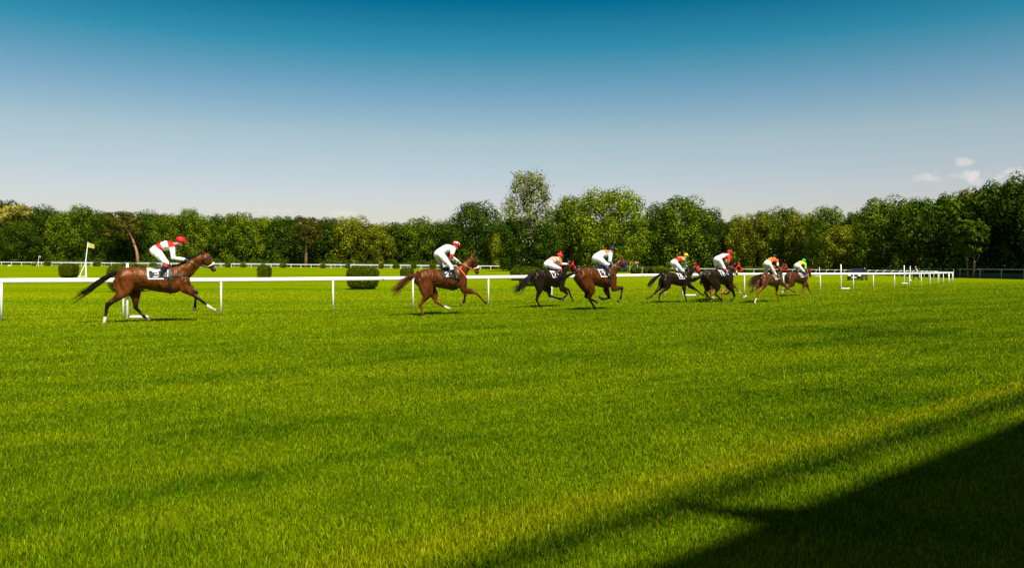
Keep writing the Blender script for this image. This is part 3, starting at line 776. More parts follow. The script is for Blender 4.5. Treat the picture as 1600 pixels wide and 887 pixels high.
HEDGES = [
 (107.5, 433.8, 24, 411.8, 'squat square clipped hedge just left of the yellow flag'),
 (201, 455.5, 52, 412.5, 'big flat-topped clipped hedge half hidden behind the first horse\'s croup'),
 (413, 435.5, 19.5, 415.6, 'upright square clipped hedge standing alone between the first two horses'),
 (567, 451.8, 46, 417, 'biggest clipped hedge, broad and flat-topped, behind the rail between two posts'),
 (636, 435.5, 20, 419.3, 'low clipped hedge above the second horse\'s tail'),
 (54.5, 415.4, 8, 410.8, 'small brownish hedge left of the small distant flag stand'),
 (74, 415.2, 8, 408.4, 'small hedge right of the small distant flag stand'),
 (152, 415.6, 9.5, 408.6, 'tiny round hedge between the yellow flag and the pine trunk'),
 (239, 416.0, 9, 410.2, 'tiny hedge in front of the far rail, behind the first jockey\'s knee'),
 (356, 416.9, 7.5, 410.6, 'tiny hedge on the far rail just right of the first horse\'s muzzle'),
 (380, 416.9, 7, 410.8, 'second tiny hedge right of the first horse\'s muzzle'),
 (411, 416.6, 6, 410.8, 'tiny hedge showing over the top of the upright square hedge'),
 (442.5, 417.0, 8, 410.4, 'tiny hedge on the far rail left of the straight pine'),
 (504.5, 417.6, 7.5, 411.4, 'tiny hedge on the far rail right of the straight pine'),
 (543.5, 418.0, 6.5, 411.6, 'tiny hedge peeping up left of the biggest clipped hedge'),
 (595.5, 418.4, 6.5, 411.2, 'tiny hedge just right of the biggest clipped hedge'),
 (619, 418.8, 8.5, 411.0, 'tiny rounded hedge on the far rail above the low clipped hedge'),
 (646.5, 418.9, 8, 411.4, 'tiny hedge on the far rail right above the second horse\'s croup'),
 (676.5, 419.2, 9.5, 411.6, 'tiny square hedge on the far rail just left of the second jockey\'s boot'),
 (787, 421.0, 12, 413.2, 'low hedge at the left end of the hedge cluster under the tall silvery tree'),
 (800, 421.4, 18, 409.2, 'highest domed hedge of the cluster, left of the silvery tree\'s trunk'),
 (817, 421.2, 22, 414.0, 'low long hedge in the cluster between the domed hedge and the silvery tree\'s trunk'),
 (842, 420.8, 26, 413.8, 'low long hedge right behind the striped jockey'),
 (807, 438.0, 19, 419.2, 'smaller dark hedge in front of the cluster, behind the rail'),
 (828, 447.0, 34, 417.6, 'long rounded hedge partly hidden by the striped jockey\'s black horse'),
 (993.5, 427.8, 16, 417.2, 'block hedge right of the blue-capped jockey\'s horse head'),
 (1011, 427.6, 11, 418.4, 'narrow hedge joined to the left of the long rounded hedge near the yellow-capped jockey'),
 (1030, 427.8, 33, 417.0, 'long rounded hedge just left of the yellow-capped jockey'),
 (1169.5, 426.6, 13.5, 417.4, 'small rounded hedge between the red-capped and the orange jockey'),
 (1190, 427.2, 17, 417.4, 'small hedge right behind the orange jockey\'s seat'),
]
for a in HEDGES: hedge(*a)

# ------------------------------------------------------------------ parked car, walking person, little house
def car():
    p = ground(1349, 438.0); root = empty('parked_car', p + Vector((0, 1.6, 0)), R(-124)); tag(root, 'dark blue estate car parked on the grass behind the rail, seen from the front', 'car')
    paint = mat('dark_blue_paint', (.010, .014, .030), .25, .05, 2.0, spec=.6, coat=.6); glass = mat('car_glass', (.015, .02, .03), .06, .05, spec=.9); rub = mat('tyre_rubber', (.02, .02, .02), .9); alu = mat('wheel_metal', (.55, .56, .58), .3, metallic=1.0)
    lamp = mat('headlight_glass', (.75, .78, .80), .1, spec=.9)
    # x forwards; stations: x, half width at sill, z sill, half width at belt, z belt(top of body)
    prof = [(-2.20, .70, .36, .72, .80), (-2.12, .80, .22, .82, .95), (-1.2, .86, .18, .87, .98), (0.0, .87, .17, .88, .96), (.75, .87, .17, .87, .93), (1.5, .87, .16, .86, .84), (2.05, .84, .14, .82, .76), (2.22, .74, .17, .72, .62)]
    bm = bmesh.new(); rings = []
    for x, hs, zs, hb, zb in prof:
        zm = (zs + zb) / 2; y = [(-hs * .92, zs), (-hs, zs + .10), (-max(hs, hb), zm), (-hb * .98, zb - .07), (-hb * .88, zb), (0, zb + .035), (hb * .88, zb), (hb * .98, zb - .07), (max(hs, hb), zm), (hs, zs + .10), (hs * .92, zs)]
        rings.append([bm.verts.new((x, a, b)) for a, b in y])
    for a, b in zip(rings, rings[1:]):
        for k in range(len(a)): bm.faces.new((a[k], a[(k + 1) % len(a)], b[(k + 1) % len(a)], b[k]))
    bm.faces.new(rings[0][::-1]); bm.faces.new(rings[-1]); bmesh.ops.recalc_face_normals(bm, faces=bm.faces); bmesh.ops.bevel(bm, geom=[e for e in bm.edges if e.calc_face_angle(0) > .5], offset=.03, segments=2, affect='EDGES')
    body = bobj('body', bm, paint, root, smooth=True)
    bm = bmesh.new(); rings = []
    for x, hb, zb, ht, zt in [(-2.02, .74, .96, .60, 1.02), (-1.80, .76, .97, .60, 1.40), (-.3, .78, .96, .62, 1.47), (.25, .77, .95, .60, 1.43), (1.02, .74, .92, .68, .96)]:
        rings.append([bm.verts.new(c) for c in ((x, -hb, zb), (x, -ht, zt - .03), (x, -ht * .8, zt), (x, ht * .8, zt), (x, ht, zt - .03), (x, hb, zb))])
    for a, b in zip(rings, rings[1:]):
        for k in range(5): bm.faces.new((a[k], a[k + 1], b[k + 1], b[k]))
    bm.faces.new(rings[0][::-1]); bm.faces.new(rings[-1]); bmesh.ops.recalc_face_normals(bm, faces=bm.faces)
    bobj('window', bm, glass, root)
    bm = bmesh.new(); box(bm, (-.75, 0, 1.475), (1.9, 1.02, .03), bevel=.01); bobj('roof', bm, paint, root)
    for sg in (-1, 1):
        for x in (-1.8, .95):
            bm = bmesh.new(); tube(bm, [((x, sg * .74, .93), .035, .03), ((x + (-.55 if x > 0 else .08), sg * .60, 1.43), .035, .03)], 6, cap=.1); bobj('pillar', bm, paint, root)
        for x in (-1.35, 1.35):
            w = empty('wheel', (x, sg * .78, .31)); w.parent = root
            bm = bmesh.new(); bmesh.ops.create_cone(bm, cap_ends=True, segments=28, radius1=.31, radius2=.31, depth=.20, matrix=Matrix.Rotation(PI / 2, 4, 'X')); bmesh.ops.bevel(bm, geom=[e for e in bm.edges if e.calc_face_angle(0) > 1], offset=.03, segments=2, affect='EDGES'); bobj('tyre', bm, rub, w)
            bm = bmesh.new(); bmesh.ops.create_cone(bm, cap_ends=True, segments=24, radius1=.20, radius2=.18, depth=.214, matrix=Matrix.Rotation(PI / 2, 4, 'X')); bobj('rim', bm, alu, w)
        bm = bmesh.new(); ellip(bm, (2.12, sg * .56, .58), (.15, .24, .12)); bobj('headlight', bm, lamp, root, smooth=True)
        bm = bmesh.new(); ellip(bm, (.72, sg * .98, 1.0), (.07, .11, .08)); bobj('mirror', bm, paint, root, smooth=True)
    bm = bmesh.new(); box(bm, (2.26, 0, .38), (.04, .58, .15)); bobj('number_plate', bm, WHITE, root)
    bm = bmesh.new(); box(bm, (2.20, 0, .58), (.08, .50, .12)); bobj('grille', bm, rub, root)
car()

def walker():
    p = ground(1431.5, 437.2); root_loc = p
    hs = 1.0
    def V3(x, y, z): return Vector((x, y, z))
    # walking to the left (local -x), one leg forward, one trailing
    hipz = .90; sh = V3(-.02, 0, 1.42); pel = V3(0, 0, .95); head = V3(-.06, 0, 1.64)
    J = {'R': dict(hip=V3(0, -.10, hipz), knee=V3(-.20, -.11, .50), ank=V3(-.34, -.10, .09), sho=V3(-.02, -.19, 1.40), elb=V3(.10, -.24, 1.12), hand=V3(-.02, -.22, .93)),
         'L': dict(hip=V3(0, .10, hipz), knee=V3(.12, .11, .50), ank=V3(.40, .10, .14), sho=V3(-.02, .19, 1.40), elb=V3(-.08, .25, 1.12), hand=V3(-.22, .20, .98))}
    def limb(bm, a, b, c, r): tube(bm, [(a, r[0], r[0]), (a.lerp(b, .5), (r[0] + r[1]) / 2, (r[0] + r[1]) / 2), (b, r[1], r[1]), (b.lerp(c, .35), r[1] * 1.02, r[1] * 1.02), (c, r[2], r[2])], 10)
    def tor(bm, k, z0=.9): tube(bm, [(V3(0, 0, z0), .11 * k, .165 * k), (V3(0, 0, 1.08), .105 * k, .145 * k), (V3(-.01, 0, 1.28), .12 * k, .175 * k), (V3(-.02, 0, 1.43), .085 * k, .17 * k)], 16, lat=V3(0, 1, 0))
    bm = bmesh.new(); tor(bm, .88); tube(bm, [(V3(-.02, 0, 1.44), .055, .055), (V3(-.04, 0, 1.56), .05, .05)], 10)
    ellip(bm, head, (.098, .078, .12)); ellip(bm, head + V3(-.06, 0, -.06), (.045, .045, .05)); tube(bm, [(head + V3(-.09, 0, .0), .014, .013), (head + V3(-.12, 0, -.03), .016, .015)], 8)
    for sg, j in ((-1, J['R']), (1, J['L'])):
        limb(bm, j['hip'], j['knee'], j['ank'], (.075, .052, .034)); limb(bm, j['sho'], j['elb'], j['hand'], (.048, .038, .025))
        hd = (j['hand'] - j['elb']).normalized(); tube(bm, [(j['hand'], .022, .036), (j['hand'] + hd * .08, .018, .038)], 8)
    me = fuse(bm, .014, 2); bb = bmesh.new(); bb.from_mesh(me)
    for sg, j in ((-1, J['R']), (1, J['L'])):
        hd = (j['hand'] - j['elb']).normalized()
        for f in range(4):
            a = j['hand'] + hd * .075 + V3(0, (f - 1.5) * .019, 0); b_ = a + hd * (.032, .038, .035, .028)[f] + V3(-.008, 0, 0); c_ = b_ + hd * .025 + V3(-.018, 0, 0)
            tube(bb, [(a, .009, .009), (b_, .0085, .0085), (c_, .007, .007)], 6, cap=.4)
        a = j['hand'] + hd * .02 + V3(-.015, -sg * .03, 0); tube(bb, [(a, .011, .011), (a + hd * .035 + V3(-.02, 0, 0), .010, .010), (a + hd * .06 + V3(-.02, 0, 0), .008, .008)], 6, cap=.4)
    bb.to_mesh(me); bb.free()
    P = vcoords(me); col = np.tile(np.array((.45, .25, .17)), (len(P), 1))
    for sg in (-1, 1): col[np.linalg.norm(P - np.array(head + V3(-.09, sg * .033, .01)), axis=1) < .014] = (.03, .02, .02)
    set_cols(me, 'dye', col)
    pr = link('person', me, SKIN, smooth=True); pr.location = p; pr.rotation_euler = (0, 0, R(-12)); tag(pr, 'person in pink and white shirt and black trousers striding on the grass behind the rail', 'person')
    bm = bmesh.new(); tor(bm, 1.10, 1.0)
    for j in (J['R'], J['L']): limb(bm, j['sho'], j['elb'], j['elb'].lerp(j['hand'], .85), (.064, .052, .042))
    me = fuse(bm, .014, 2); P = vcoords(me); c = np.tile(np.array((.78, .74, .74)), (len(P), 1)); c[(P[:, 0] < -.04) & (P[:, 2] > 1.1)] = (.60, .12, .16); c[P[:, 2] > 1.43] = (.6, .1, .14); set_cols(me, 'dye', c); link('shirt', me, CLOTH, pr, smooth=True)
    bm = bmesh.new(); tube(bm, [(V3(0, 0, .86), .12, .17), (V3(0, 0, 1.03), .115, .155)], 16)
    for j in (J['R'], J['L']): limb(bm, j['hip'], j['knee'], j['ank'] + V3(0, 0, .02), (.098, .072, .062))
    link('trousers', fuse(bm, .014, 2), plain('black_trousers', (.012, .012, .016), .8), pr, smooth=True)
    for j, tilt in ((J['R'], .05), (J['L'], -.09)):
        bm = bmesh.new(); a = j['ank']; tube(bm, [(a + V3(.05, 0, -.045 + 0), .04, .038), (a + V3(-.06, 0, -.05 + tilt * .2), .035, .042), (a + V3(-.18, 0, -.055 + tilt * .5), .022, .036)], 10); bobj('shoe', bm, plain('black_shoe', (.012, .011, .01), .4), pr, smooth=True)
    bm = bmesh.new(); ellip(bm, head + V3(.02, 0, .035), (.100, .086, .10)); bmesh.ops.bisect_plane(bm, geom=bm.verts[:] + bm.edges[:] + bm.faces[:], plane_co=head + V3(-.04, 0, .02), plane_no=V3(-.75, 0, -.66), clear_outer=True); bmesh.ops.holes_fill(bm, edges=bm.edges[:]); bobj('hair', bm, plain('grey_hair', (.30, .26, .22), .8), pr, smooth=True)

def house():
    p = on(990, 292); root = empty('small_house', p); tag(root, 'small pale building with terracotta roof glimpsed under the trees, right of the blue-capped jockey', 'house')
    k = F / p.y; z1 = (zat(411, 292) - p.z); zr = zat(407.5, 292) - p.z
    wall = mat('pale_render', (.72, .70, .64), .85); til = mat('terracotta', (.42, .17, .07), .85, .2, 2.0)
    w = 13 / k
    bm = bmesh.new(); box(bm, (0, 2.5, z1 / 2), (w, 5, z1)); bobj('wall', bm, wall, root)
    bm = bmesh.new(); x = w / 2 + .4
    v = [bm.verts.new(c) for c in ((-x, -.4, z1), (x, -.4, z1), (x, 5.4, z1), (-x, 5.4, z1), (-x, 2.5, zr), (x, 2.5, zr))]
    for f in ((0, 1, 5, 4), (2, 3, 4, 5), (0, 4, 3), (1, 2, 5), (0, 3, 2, 1)): bm.faces.new([v[i] for i in f])
    bobj('roof', bm, til, root)
    for i in range(3):
        bm = bmesh.new(); box(bm, (-w * .3 + i * w * .3, -.01, z1 * .6), (.9, .06, 1.1)); bobj('window', bm, mat('house_glass', (.03, .04, .05), .1, spec=.8), root)
house()
# ------------------------------------------------------------------ horses and riders
COAT = mat('horse_coat', (1, 1, 1), .44, .30, 3.0, spec=.34, attr='coat')
def muscle_bump(m, sc, dist, st=1.0, det=2):
    nt = m.node_tree; b = nt.nodes['Principled BSDF']; t = N(nt, 'ShaderNodeTexCoord')
    mp = N(nt, 'ShaderNodeMapping'); mp.inputs['Scale'].default_value = (1.0, 1.0, .55); mp.inputs['Rotation'].default_value = (0, R(25), 0); L(nt, t.outputs['Object'], mp.inputs[0])
    bp = N(nt, 'ShaderNodeBump'); bp.inputs['Strength'].default_value = st; bp.inputs['Distance'].default_value = dist
    L(nt, noise(nt, mp.outputs[0], sc, det, .4, .4), bp.inputs['Height']); L(nt, bp.outputs[0], b.inputs['Normal'])
muscle_bump(COAT, 4.0, .17, det=1)
COAT.node_tree.nodes['Principled BSDF'].inputs['Specular Tint'].default_value = (1.0, .72, .48, 1)
HAIR = {}
CLOTH = mat('silks', (1, 1, 1), .6, .05, 12.0, spec=.3, attr='dye'); muscle_bump(CLOTH, 13.0, .05)
SKIN = mat('skin', (1, 1, 1), .5, .06, 20.0, spec=.35, attr='dye')
LEATHER = mat('black_leather', (.012, .010, .009), .35, .2, 15.0)
STEEL = mat('steel', (.5, .5, .5), .3, .05, metallic=1.0)
def plain(name, c, rough=.55): return mat(name, c, rough, .08, 9.0)

class Frame:
    """local frame of one galloping horse: x forwards, y to its left, z up; photo pixels can be pulled into its planes"""
    def __init__(s, org, scl, bx, d, deg):
        s.o, s.s = org, scl
        px = org[0] + bx / scl; a = (px - 800) / F
        s.O = Vector((a * d, d, 0)); s.t = R(deg); s.c, s.n = math.cos(s.t), math.sin(s.t)
    def q(s, zx, zy, y=0.0):
        px = s.o[0] + zx / s.s; py = s.o[1] + zy / s.s; a = (px - 800) / F
        x = (a * s.O.y + a * y * s.c - s.O.x + y * s.n) / (s.c - a * s.n)
        Y = s.O.y + x * s.n + y * s.c
        return Vector((x, y, CAMH - (py - HZ) * Y / F))

def bitmap(ch):
    G = {'1': ['0010', '0110', '1010', '0010', '0010', '0010', '0010'], '2': ['0110', '1001', '0001', '0010', '0100', '1000', '1111'],
         '3': ['1110', '0001', '0001', '0110', '0001', '0001', '1110'], '4': ['0010', '0110', '1010', '1010', '1111', '0010', '0010'],
         '5': ['1111', '1000', '1110', '0001', '0001', '1001', '0110'], '6': ['0110', '1000', '1000', '1110', '1001', '1001', '0110'],
         '7': ['1111', '0001', '0001', '0010', '0010', '0100', '0100'], '8': ['0110', '1001', '1001', '0110', '1001', '1001', '0110'],
         '9': ['0110', '1001', '1001', '0111', '0001', '0001', '0110']}
    return G[ch]

def ray_ring(bvh, c, ax, rmax, off, n=28, a0=0.0, a1=2 * PI, upv=Vector((0, 0, 1))):
    u = ax.cross(upv).normalized(); v = u.cross(ax).normalized(); out = []
    for k in range(n):
        a = a0 + (a1 - a0) * k / (n - (0 if abs(a1 - a0 - 2 * PI) < 1e-6 else 1))
        d = u * math.cos(a) + v * math.sin(a)
        h = bvh.ray_cast(c + d * rmax, -d, rmax)
        p = h[0] if h[0] is not None and (not out or (h[0] - c).length < (out[-1] - c).length * 1.5 + .05) else c + d * ((out[-1] - c).length - off if out else rmax * .4)
        out.append(p + d * off)
    return out
def band(bm, bvh, c, ax, rmax, w, off=.012, n=28, a0=0.0, a1=2 * PI, th=.010, upv=Vector((0, 0, 1))):
    closed = abs(a1 - a0 - 2 * PI) < 1e-6
    A = ray_ring(bvh, c - ax * w / 2, ax, rmax, off, n, a0, a1, upv); B = ray_ring(bvh, c + ax * w / 2, ax, rmax, off, n, a0, a1, upv)
    vi = []
    for p, q in zip(A, B):
        nd = ((p + q) / 2 - c).normalized() * th
        vi.append([bm.verts.new(p), bm.verts.new(p + nd), bm.verts.new(q + nd), bm.verts.new(q)])
    m = len(vi)
    for i in range(m if closed else m - 1):
        a, b = vi[i], vi[(i + 1) % m]
        for k in range(4): bm.faces.new((a[k], b[k], b[(k + 1) % 4], a[(k + 1) % 4]))
    if not closed: bm.faces.new(vi[0]); bm.faces.new(vi[-1][::-1])

def strands(paths, n, r0, spread, seed, wav=.05):
    rr = random.Random(seed); bm = bmesh.new()
    for k in range(n):
        s = [Vector((rr.gauss(0, 1), rr.gauss(0, 1), rr.gauss(0, 1))) for _ in range(2)]
        pts = []; m = len(paths); cut = rr.uniform(.72, 1.0); rk = r0 * rr.uniform(.6, 1.3)
        ph = rr.uniform(0, 6)
        for i in range(9):
            t = i / 8 * cut * (m - 1); j = min(int(t), m - 2); f = t - j
            p = Vector(paths[j][0]).lerp(Vector(paths[j + 1][0]), f); sp = (paths[j][1] * (1 - f) + paths[j + 1][1] * f)
            w = i / 8
            o = (s[0] * (1 - w) + s[1] * w) * sp * .55 + Vector((0, math.sin(ph + w * 5), math.cos(ph + w * 4))) * wav * w
            pts.append((p + o, rk * (1.05 - w) + .0015, rk * (1.05 - w) + .0015))
        tube(bm, pts, 5, cap=0)
    return bm

def build_horse(S):
    fr = Frame(S['org'], S['scl'], S['bx'], S['d'], S['deg']); q = fr.q
    T = S['tr']; LAT = .150
    xb = q(*T['buttock'], .10).x; xc = q(*T['chest'], -.12).x; L_ = xc - xb
    sc = q(*T['croup'], 0).z / 1.54
    sc = max(.82, min(1.12, sc))
    wz = q(*T['withers'], 0).z / 1.62 if 'withers' in T else sc
    wz = max(sc * .95, min(sc * 1.06, wz))
    LAT *= sc
    zz = lambda t, z: z * (sc + (wz - sc) * t)
    X = lambda t: xb + t * L_
    bm = bmesh.new()
    st = [(.02, 1.32, 1.08, .13), (.07, 1.45, .98, .21), (.16, 1.53, .93, .250), (.27, 1.545, .90, .265), (.38, 1.515, .94, .235), (.48, 1.485, .89, .270), (.58, 1.475, .85, .30),
          (.67, 1.50, .815, .29), (.75, 1.565, .80, .265), (.82, 1.59, .81, .24), (.89, 1.50, .85, .235), (.95, 1.36, .93, .20), (.99, 1.25, 1.03, .13)]
    tube(bm, [((X(t), 0, zz(t, (a + b) / 2)), sc * (a - b) / 2, sc * w) for t, a, b, w in st], 20, cap=.3)
    segs = []                      # (A, B, ra, rb) with tags, for the colouring
    tags = []
    def seg(a, b, ra, rb, tg): segs.append((tuple(a), tuple(b), ra, rb)); tags.append(tg)
    seg((X(.1), 0, zz(.1, 1.25)), (X(.9), 0, zz(.9, 1.2)), .26 * sc, .26 * sc, ('body', 0))
    LEGS = {}
    for key, sgn in (('nh', -1), ('fh', 1)):
        y = sgn * LAT
        sti, hock, fet, hoof = [q(*p, y * (.95 - .1 * i)) for i, p in enumerate(T[key])]
        hip = Vector((X(.15), y * .85, zz(.15, 1.26)))
        if hoof.z < .0: hoof.z = 0.0
        mid = hip.lerp(sti, .55)
        tube(bm, [(hip, .235 * sc, .13 * sc), (mid + Vector((-.02, 0, 0)), .225 * sc, .130 * sc), (sti, .155 * sc, .105 * sc)], 14)
        # buttock sweep from the back of the thigh down into the gaskin
        but = Vector((X(.05), y * .8, zz(.05, 1.18))); g1 = sti.lerp(hock, .35)
        tube(bm, [(but, .13 * sc, .11 * sc), (but.lerp(g1, .55), .135 * sc, .10 * sc), (g1, .10 * sc, .078 * sc)], 12)
        tube(bm, [(sti, .155 * sc, .10 * sc), (g1, .125 * sc, .085 * sc), (sti.lerp(hock, .72), .074 * sc, .058 * sc), (hock, .068 * sc, .050 * sc),
                  (hock.lerp(fet, .2), .052 * sc, .040 * sc), (hock.lerp(fet, .6), .040 * sc, .034 * sc), (fet, .047 * sc, .041 * sc)], 12)
        pas = fet.lerp(hoof, .55); dirp = (hoof - fet).normalized()
        tube(bm, [(fet, .044 * sc, .040 * sc), (pas, .037 * sc, .037 * sc)], 10)
        tube(bm, [(pas, .046 * sc, .046 * sc), (hoof + Vector((0, 0, .012)), .064 * sc, .058 * sc)], 10, cap=.12)
        seg(hip, sti, .2, .12, (key, 0)); seg(sti, hock, .11, .05, (key, 1)); seg(hock, fet, .045, .035, (key, 2)); seg(fet, pas, .04, .035, (key, 3)); seg(pas, hoof, .045, .055, (key, 4))
    for key, sgn in (('nf', -1), ('ff', 1)):
        y = sgn * LAT * .9
        elb, knee, fet, hoof = [q(*p, y * (1 - .08 * i)) for i, p in enumerate(T[key])]
        if hoof.z < .0: hoof.z = 0.0
        sh = Vector((X(.86), y * .9, zz(.86, 1.24)))
        tube(bm, [(sh, .185 * sc, .09 * sc), (sh.lerp(elb, .5) + Vector((.03, 0, 0)), .16 * sc, .095 * sc), (elb, .115 * sc, .075 * sc)], 14)
        tube(bm, [(elb, .142 * sc, .085 * sc), (elb.lerp(knee, .4), .106 * sc, .074 * sc), (elb.lerp(knee, .8), .064 * sc, .050 * sc), (knee, .060 * sc, .050 * sc),
                  (knee.lerp(fet, .25), .043 * sc, .037 * sc), (knee.lerp(fet, .7), .037 * sc, .033 * sc), (fet, .045 * sc, .040 * sc)], 12)
        pas = fet.lerp(hoof, .55)
        tube(bm, [(fet, .042 * sc, .038 * sc), (pas, .036 * sc, .036 * sc)], 10)
        tube(bm, [(pas, .045 * sc, .045 * sc), (hoof + Vector((0, 0, .012)), .062 * sc, .056 * sc)], 10, cap=.12)
        seg(sh, elb, .17, .1, (key, 0)); seg(elb, knee, .09, .045, (key, 1)); seg(knee, fet, .035, .035, (key, 2)); seg(fet, pas, .04, .035, (key, 3)); seg(pas, hoof, .045, .055, (key, 4))
    # neck and head
    poll = q(*T['poll'], 0); muz = q(*T['muzzle'], 0)
    nb = Vector((X(.82), 0, zz(.82, 1.27))); nd = (poll - nb).normalized(); perp = Vector((nd.z, 0, -nd.x))   # towards the throat
    pc = poll + perp * .105 * sc - nd * .03
    tube(bm, [(nb - nd * .12, .29 * sc, .17 * sc), (nb.lerp(pc, .18), .255 * sc, .155 * sc), (nb.lerp(pc, .42) + perp * .015, .195 * sc, .115 * sc),
              (nb.lerp(pc, .68), .150 * sc, .090 * sc), (nb.lerp(pc, .88), .128 * sc, .080 * sc), (pc, .115 * sc, .075 * sc)], 16)
    hd = (muz - pc).normalized(); hp = Vector((hd.z, 0, -hd.x))
    if hp.x > 0: hp = -hp                                    # jaw side
    HL = (muz - pc).length
    tube(bm, [(pc - hd * .02, .115 * sc, .080 * sc), (pc.lerp(muz, .18) + hp * .03, .150 * sc, .100 * sc), (pc.lerp(muz, .36) + hp * .035, .138 * sc, .092 * sc),
              (pc.lerp(muz, .55) + hp * .012, .102 * sc, .072 * sc), (pc.lerp(muz, .76), .080 * sc, .060 * sc), (pc.lerp(muz, .90), .080 * sc, .060 * sc), (muz, .062 * sc, .052 * sc)], 14, cap=.35)
    seg(nb, pc, .22, .12, ('neck', 0)); seg(pc, pc.lerp(muz, .8), .12, .06, ('head', 0)); seg(pc.lerp(muz, .8), muz, .06, .055, ('head', 1))
    # withers, dock
    dock = q(*T['tail'][0], 0.0)
    dk = Vector((X(.06), 0, zz(.05, 1.44))); tube(bm, [(dk, .07, .06), (dk.lerp(dock, .8), .04, .035)], 10)
    me = fuse(bm, .018, 2)
    # ears are joined to the same body mesh
    bb = bmesh.new(); bb.from_mesh(me)
    nfus = len(bb.verts)
    for sg in (-1, 1):
        e0 = pc - perp * .07 * sc + Vector((0, sg * .05 * sc, 0)); ed = (Vector((0, sg * .25, .9)) - nd * S.get('earback', .35) * 1.0 + hd * .0).normalized()
        if S.get('earup'): ed = Vector((.25, sg * .2, .95)).normalized()
        tube(bb, [(e0, .028 * sc, .032 * sc), (e0 + ed * .06 * sc, .026 * sc, .030 * sc), (e0 + ed * .11 * sc, .016 * sc, .018 * sc), (e0 + ed * .15 * sc, .004, .004)], 8, cap=.1)
    bb.to_mesh(me); bb.free(); me.update()
    P = vcoords(me); idx, tt = seg_near(P, segs)
    body, pt, under = np.array(S['coat']), np.array(S['points']), np.array(S.get('under', S['coat']))
    col = np.tile(body, (len(P), 1))
    # darker topline / belly tint as the coat really is
    legk = {'nh': 0, 'fh': 1, 'nf': 2, 'ff': 3}
    lo = S.get('lower', 'dark')
    for i, tg in enumerate(tags):
        m = idx == i
        if not m.any(): continue
        k, lvl = tg
        if k in legk:
            sock = S['socks'][legk[k]]
            cl = pt if lo == 'dark' else np.array(S['lowcol'])
            if lvl == 1:
                w = np.clip((tt[m] - .45) / .45, 0, 1)[:, None]; col[m] = body * (1 - w) + cl * w
            elif lvl == 2:
                col[m] = cl
                if sock >= 2: w = np.clip((tt[m] - .80) / .1, 0, 1)[:, None]; col[m] = col[m] * (1 - w) + np.array((.62, .55, .48)) * w
            elif lvl == 3: col[m] = cl if sock == 0 else np.array((.66, .60, .54))
            elif lvl == 4: col[m] = np.array((.05, .038, .028)) if sock == 0 else np.array((.42, .34, .26))
        elif k == 'head' and lvl == 1: w = np.clip((tt[m]) / .8, 0, 1)[:, None]; col[m] = body * (1 - w * .8) + np.array((.03, .02, .017)) * w * .8
        if k == 'head' and S.get('blaze'):
            fc = (P[m] - np.array(pc)) @ np.array(hp); wm = (fc < -.05 * sc) & (np.abs(P[m][:, 1]) < .022)
            cc = col[m]; cc[wm] = (.6, .56, .5); col[m] = cc
    for sg in (-1, 1):
        eye = pc.lerp(muz, .30) - hp * .055 * sc + Vector((0, sg * .075 * sc, 0))
        dd = np.linalg.norm(P - np.array(eye), axis=1); col[dd < .026] = (.008, .006, .005)
        nos = muz - hp * .02 * sc - hd * .02 + Vector((0, sg * .04 * sc, 0)); dd = np.linalg.norm(P - np.array(nos), axis=1); col[dd < .022] = (.01, .008, .007)
    set_cols(me, 'coat', col)
    ho = link('racehorse', me, COAT, smooth=True); ho.location = fr.O; ho.rotation_euler = (0, 0, fr.t)
    tag(ho, S['label'], 'horse', 'galloping racehorses')
    bvh = BVHTree.FromPolygons([v.co.copy() for v in me.vertices], [tuple(p.vertices) for p in me.polygons])
    hm = mat('horse_hair_%d' % S['n'], S['hair'], .6, .15, 9.0, spec=.12)
    # tail
    tp = [q(*p, 0) for p in T['tail']]; root_ = dk
    sp = S.get('tailw', [.02, .05, .07, .09])
    path = [(root_, .02)] + [(p, w) for p, w in zip(tp, sp)]
    bobj('tail', strands(path, 95, .015, .1, S['n']), hm, ho, smooth=True)
    # mane: short locks thrown back along the crest
    bm = bmesh.new(); rr = random.Random(S['n'] * 3)
    crest = []
    for i in range(46):
        t = i / 45; c = (nb + Vector((.0, 0, .0))).lerp(pc, t); h = bvh.ray_cast(c - perp * .6, perp, .6)
        crest.append((h[0] if h[0] is not None else c - perp * .12))
    for i, c in enumerate(crest):
        for k in range(2):
            ln = rr.uniform(.07, .16) * sc; dv = (-nd * rr.uniform(.5, 1.1) - perp * rr.uniform(.25, .7) + Vector((0, rr.uniform(-.4, .4), 0))).normalized()
            tube(bm, [(c + perp * .012, .016, .014), (c + dv * ln * .5, .011, .010), (c + dv * ln + Vector((0, 0, -.01)), .003, .003)], 5, cap=0)
    bobj('mane', bm, hm, ho, smooth=True)
    # bridle and reins
    bm = bmesh.new(); cb = pc.lerp(muz, .5); rm = .30
    bc = plain('bridle_%s' % S['bridle'][0], S['bridle'][1])
    w_ = S.get('bw', .024)
    band(bm, bvh, pc.lerp(muz, .12) + hp * .01, hd, rm, w_, n=24)
    band(bm, bvh, pc.lerp(muz, .68), hd, rm, w_, n=20)
    for sg in (-1, 1):
        pts = []
        for i in range(7):
            c = pc.lerp(muz, .10 + .12 * i) + hp * .012; h = bvh.ray_cast(c + Vector((0, sg * .3, 0)), Vector((0, -sg, 0)), .3)
            if h[0] is not None: pts.append((h[0] + Vector((0, sg * .006, 0)), w_ * .5, .007))
        if len(pts) > 1: tube(bm, pts, 6, cap=.2)
        th = pc.lerp(muz, .12) + hp * .13 * sc
    bobj('bridle', bm, bc, ho)
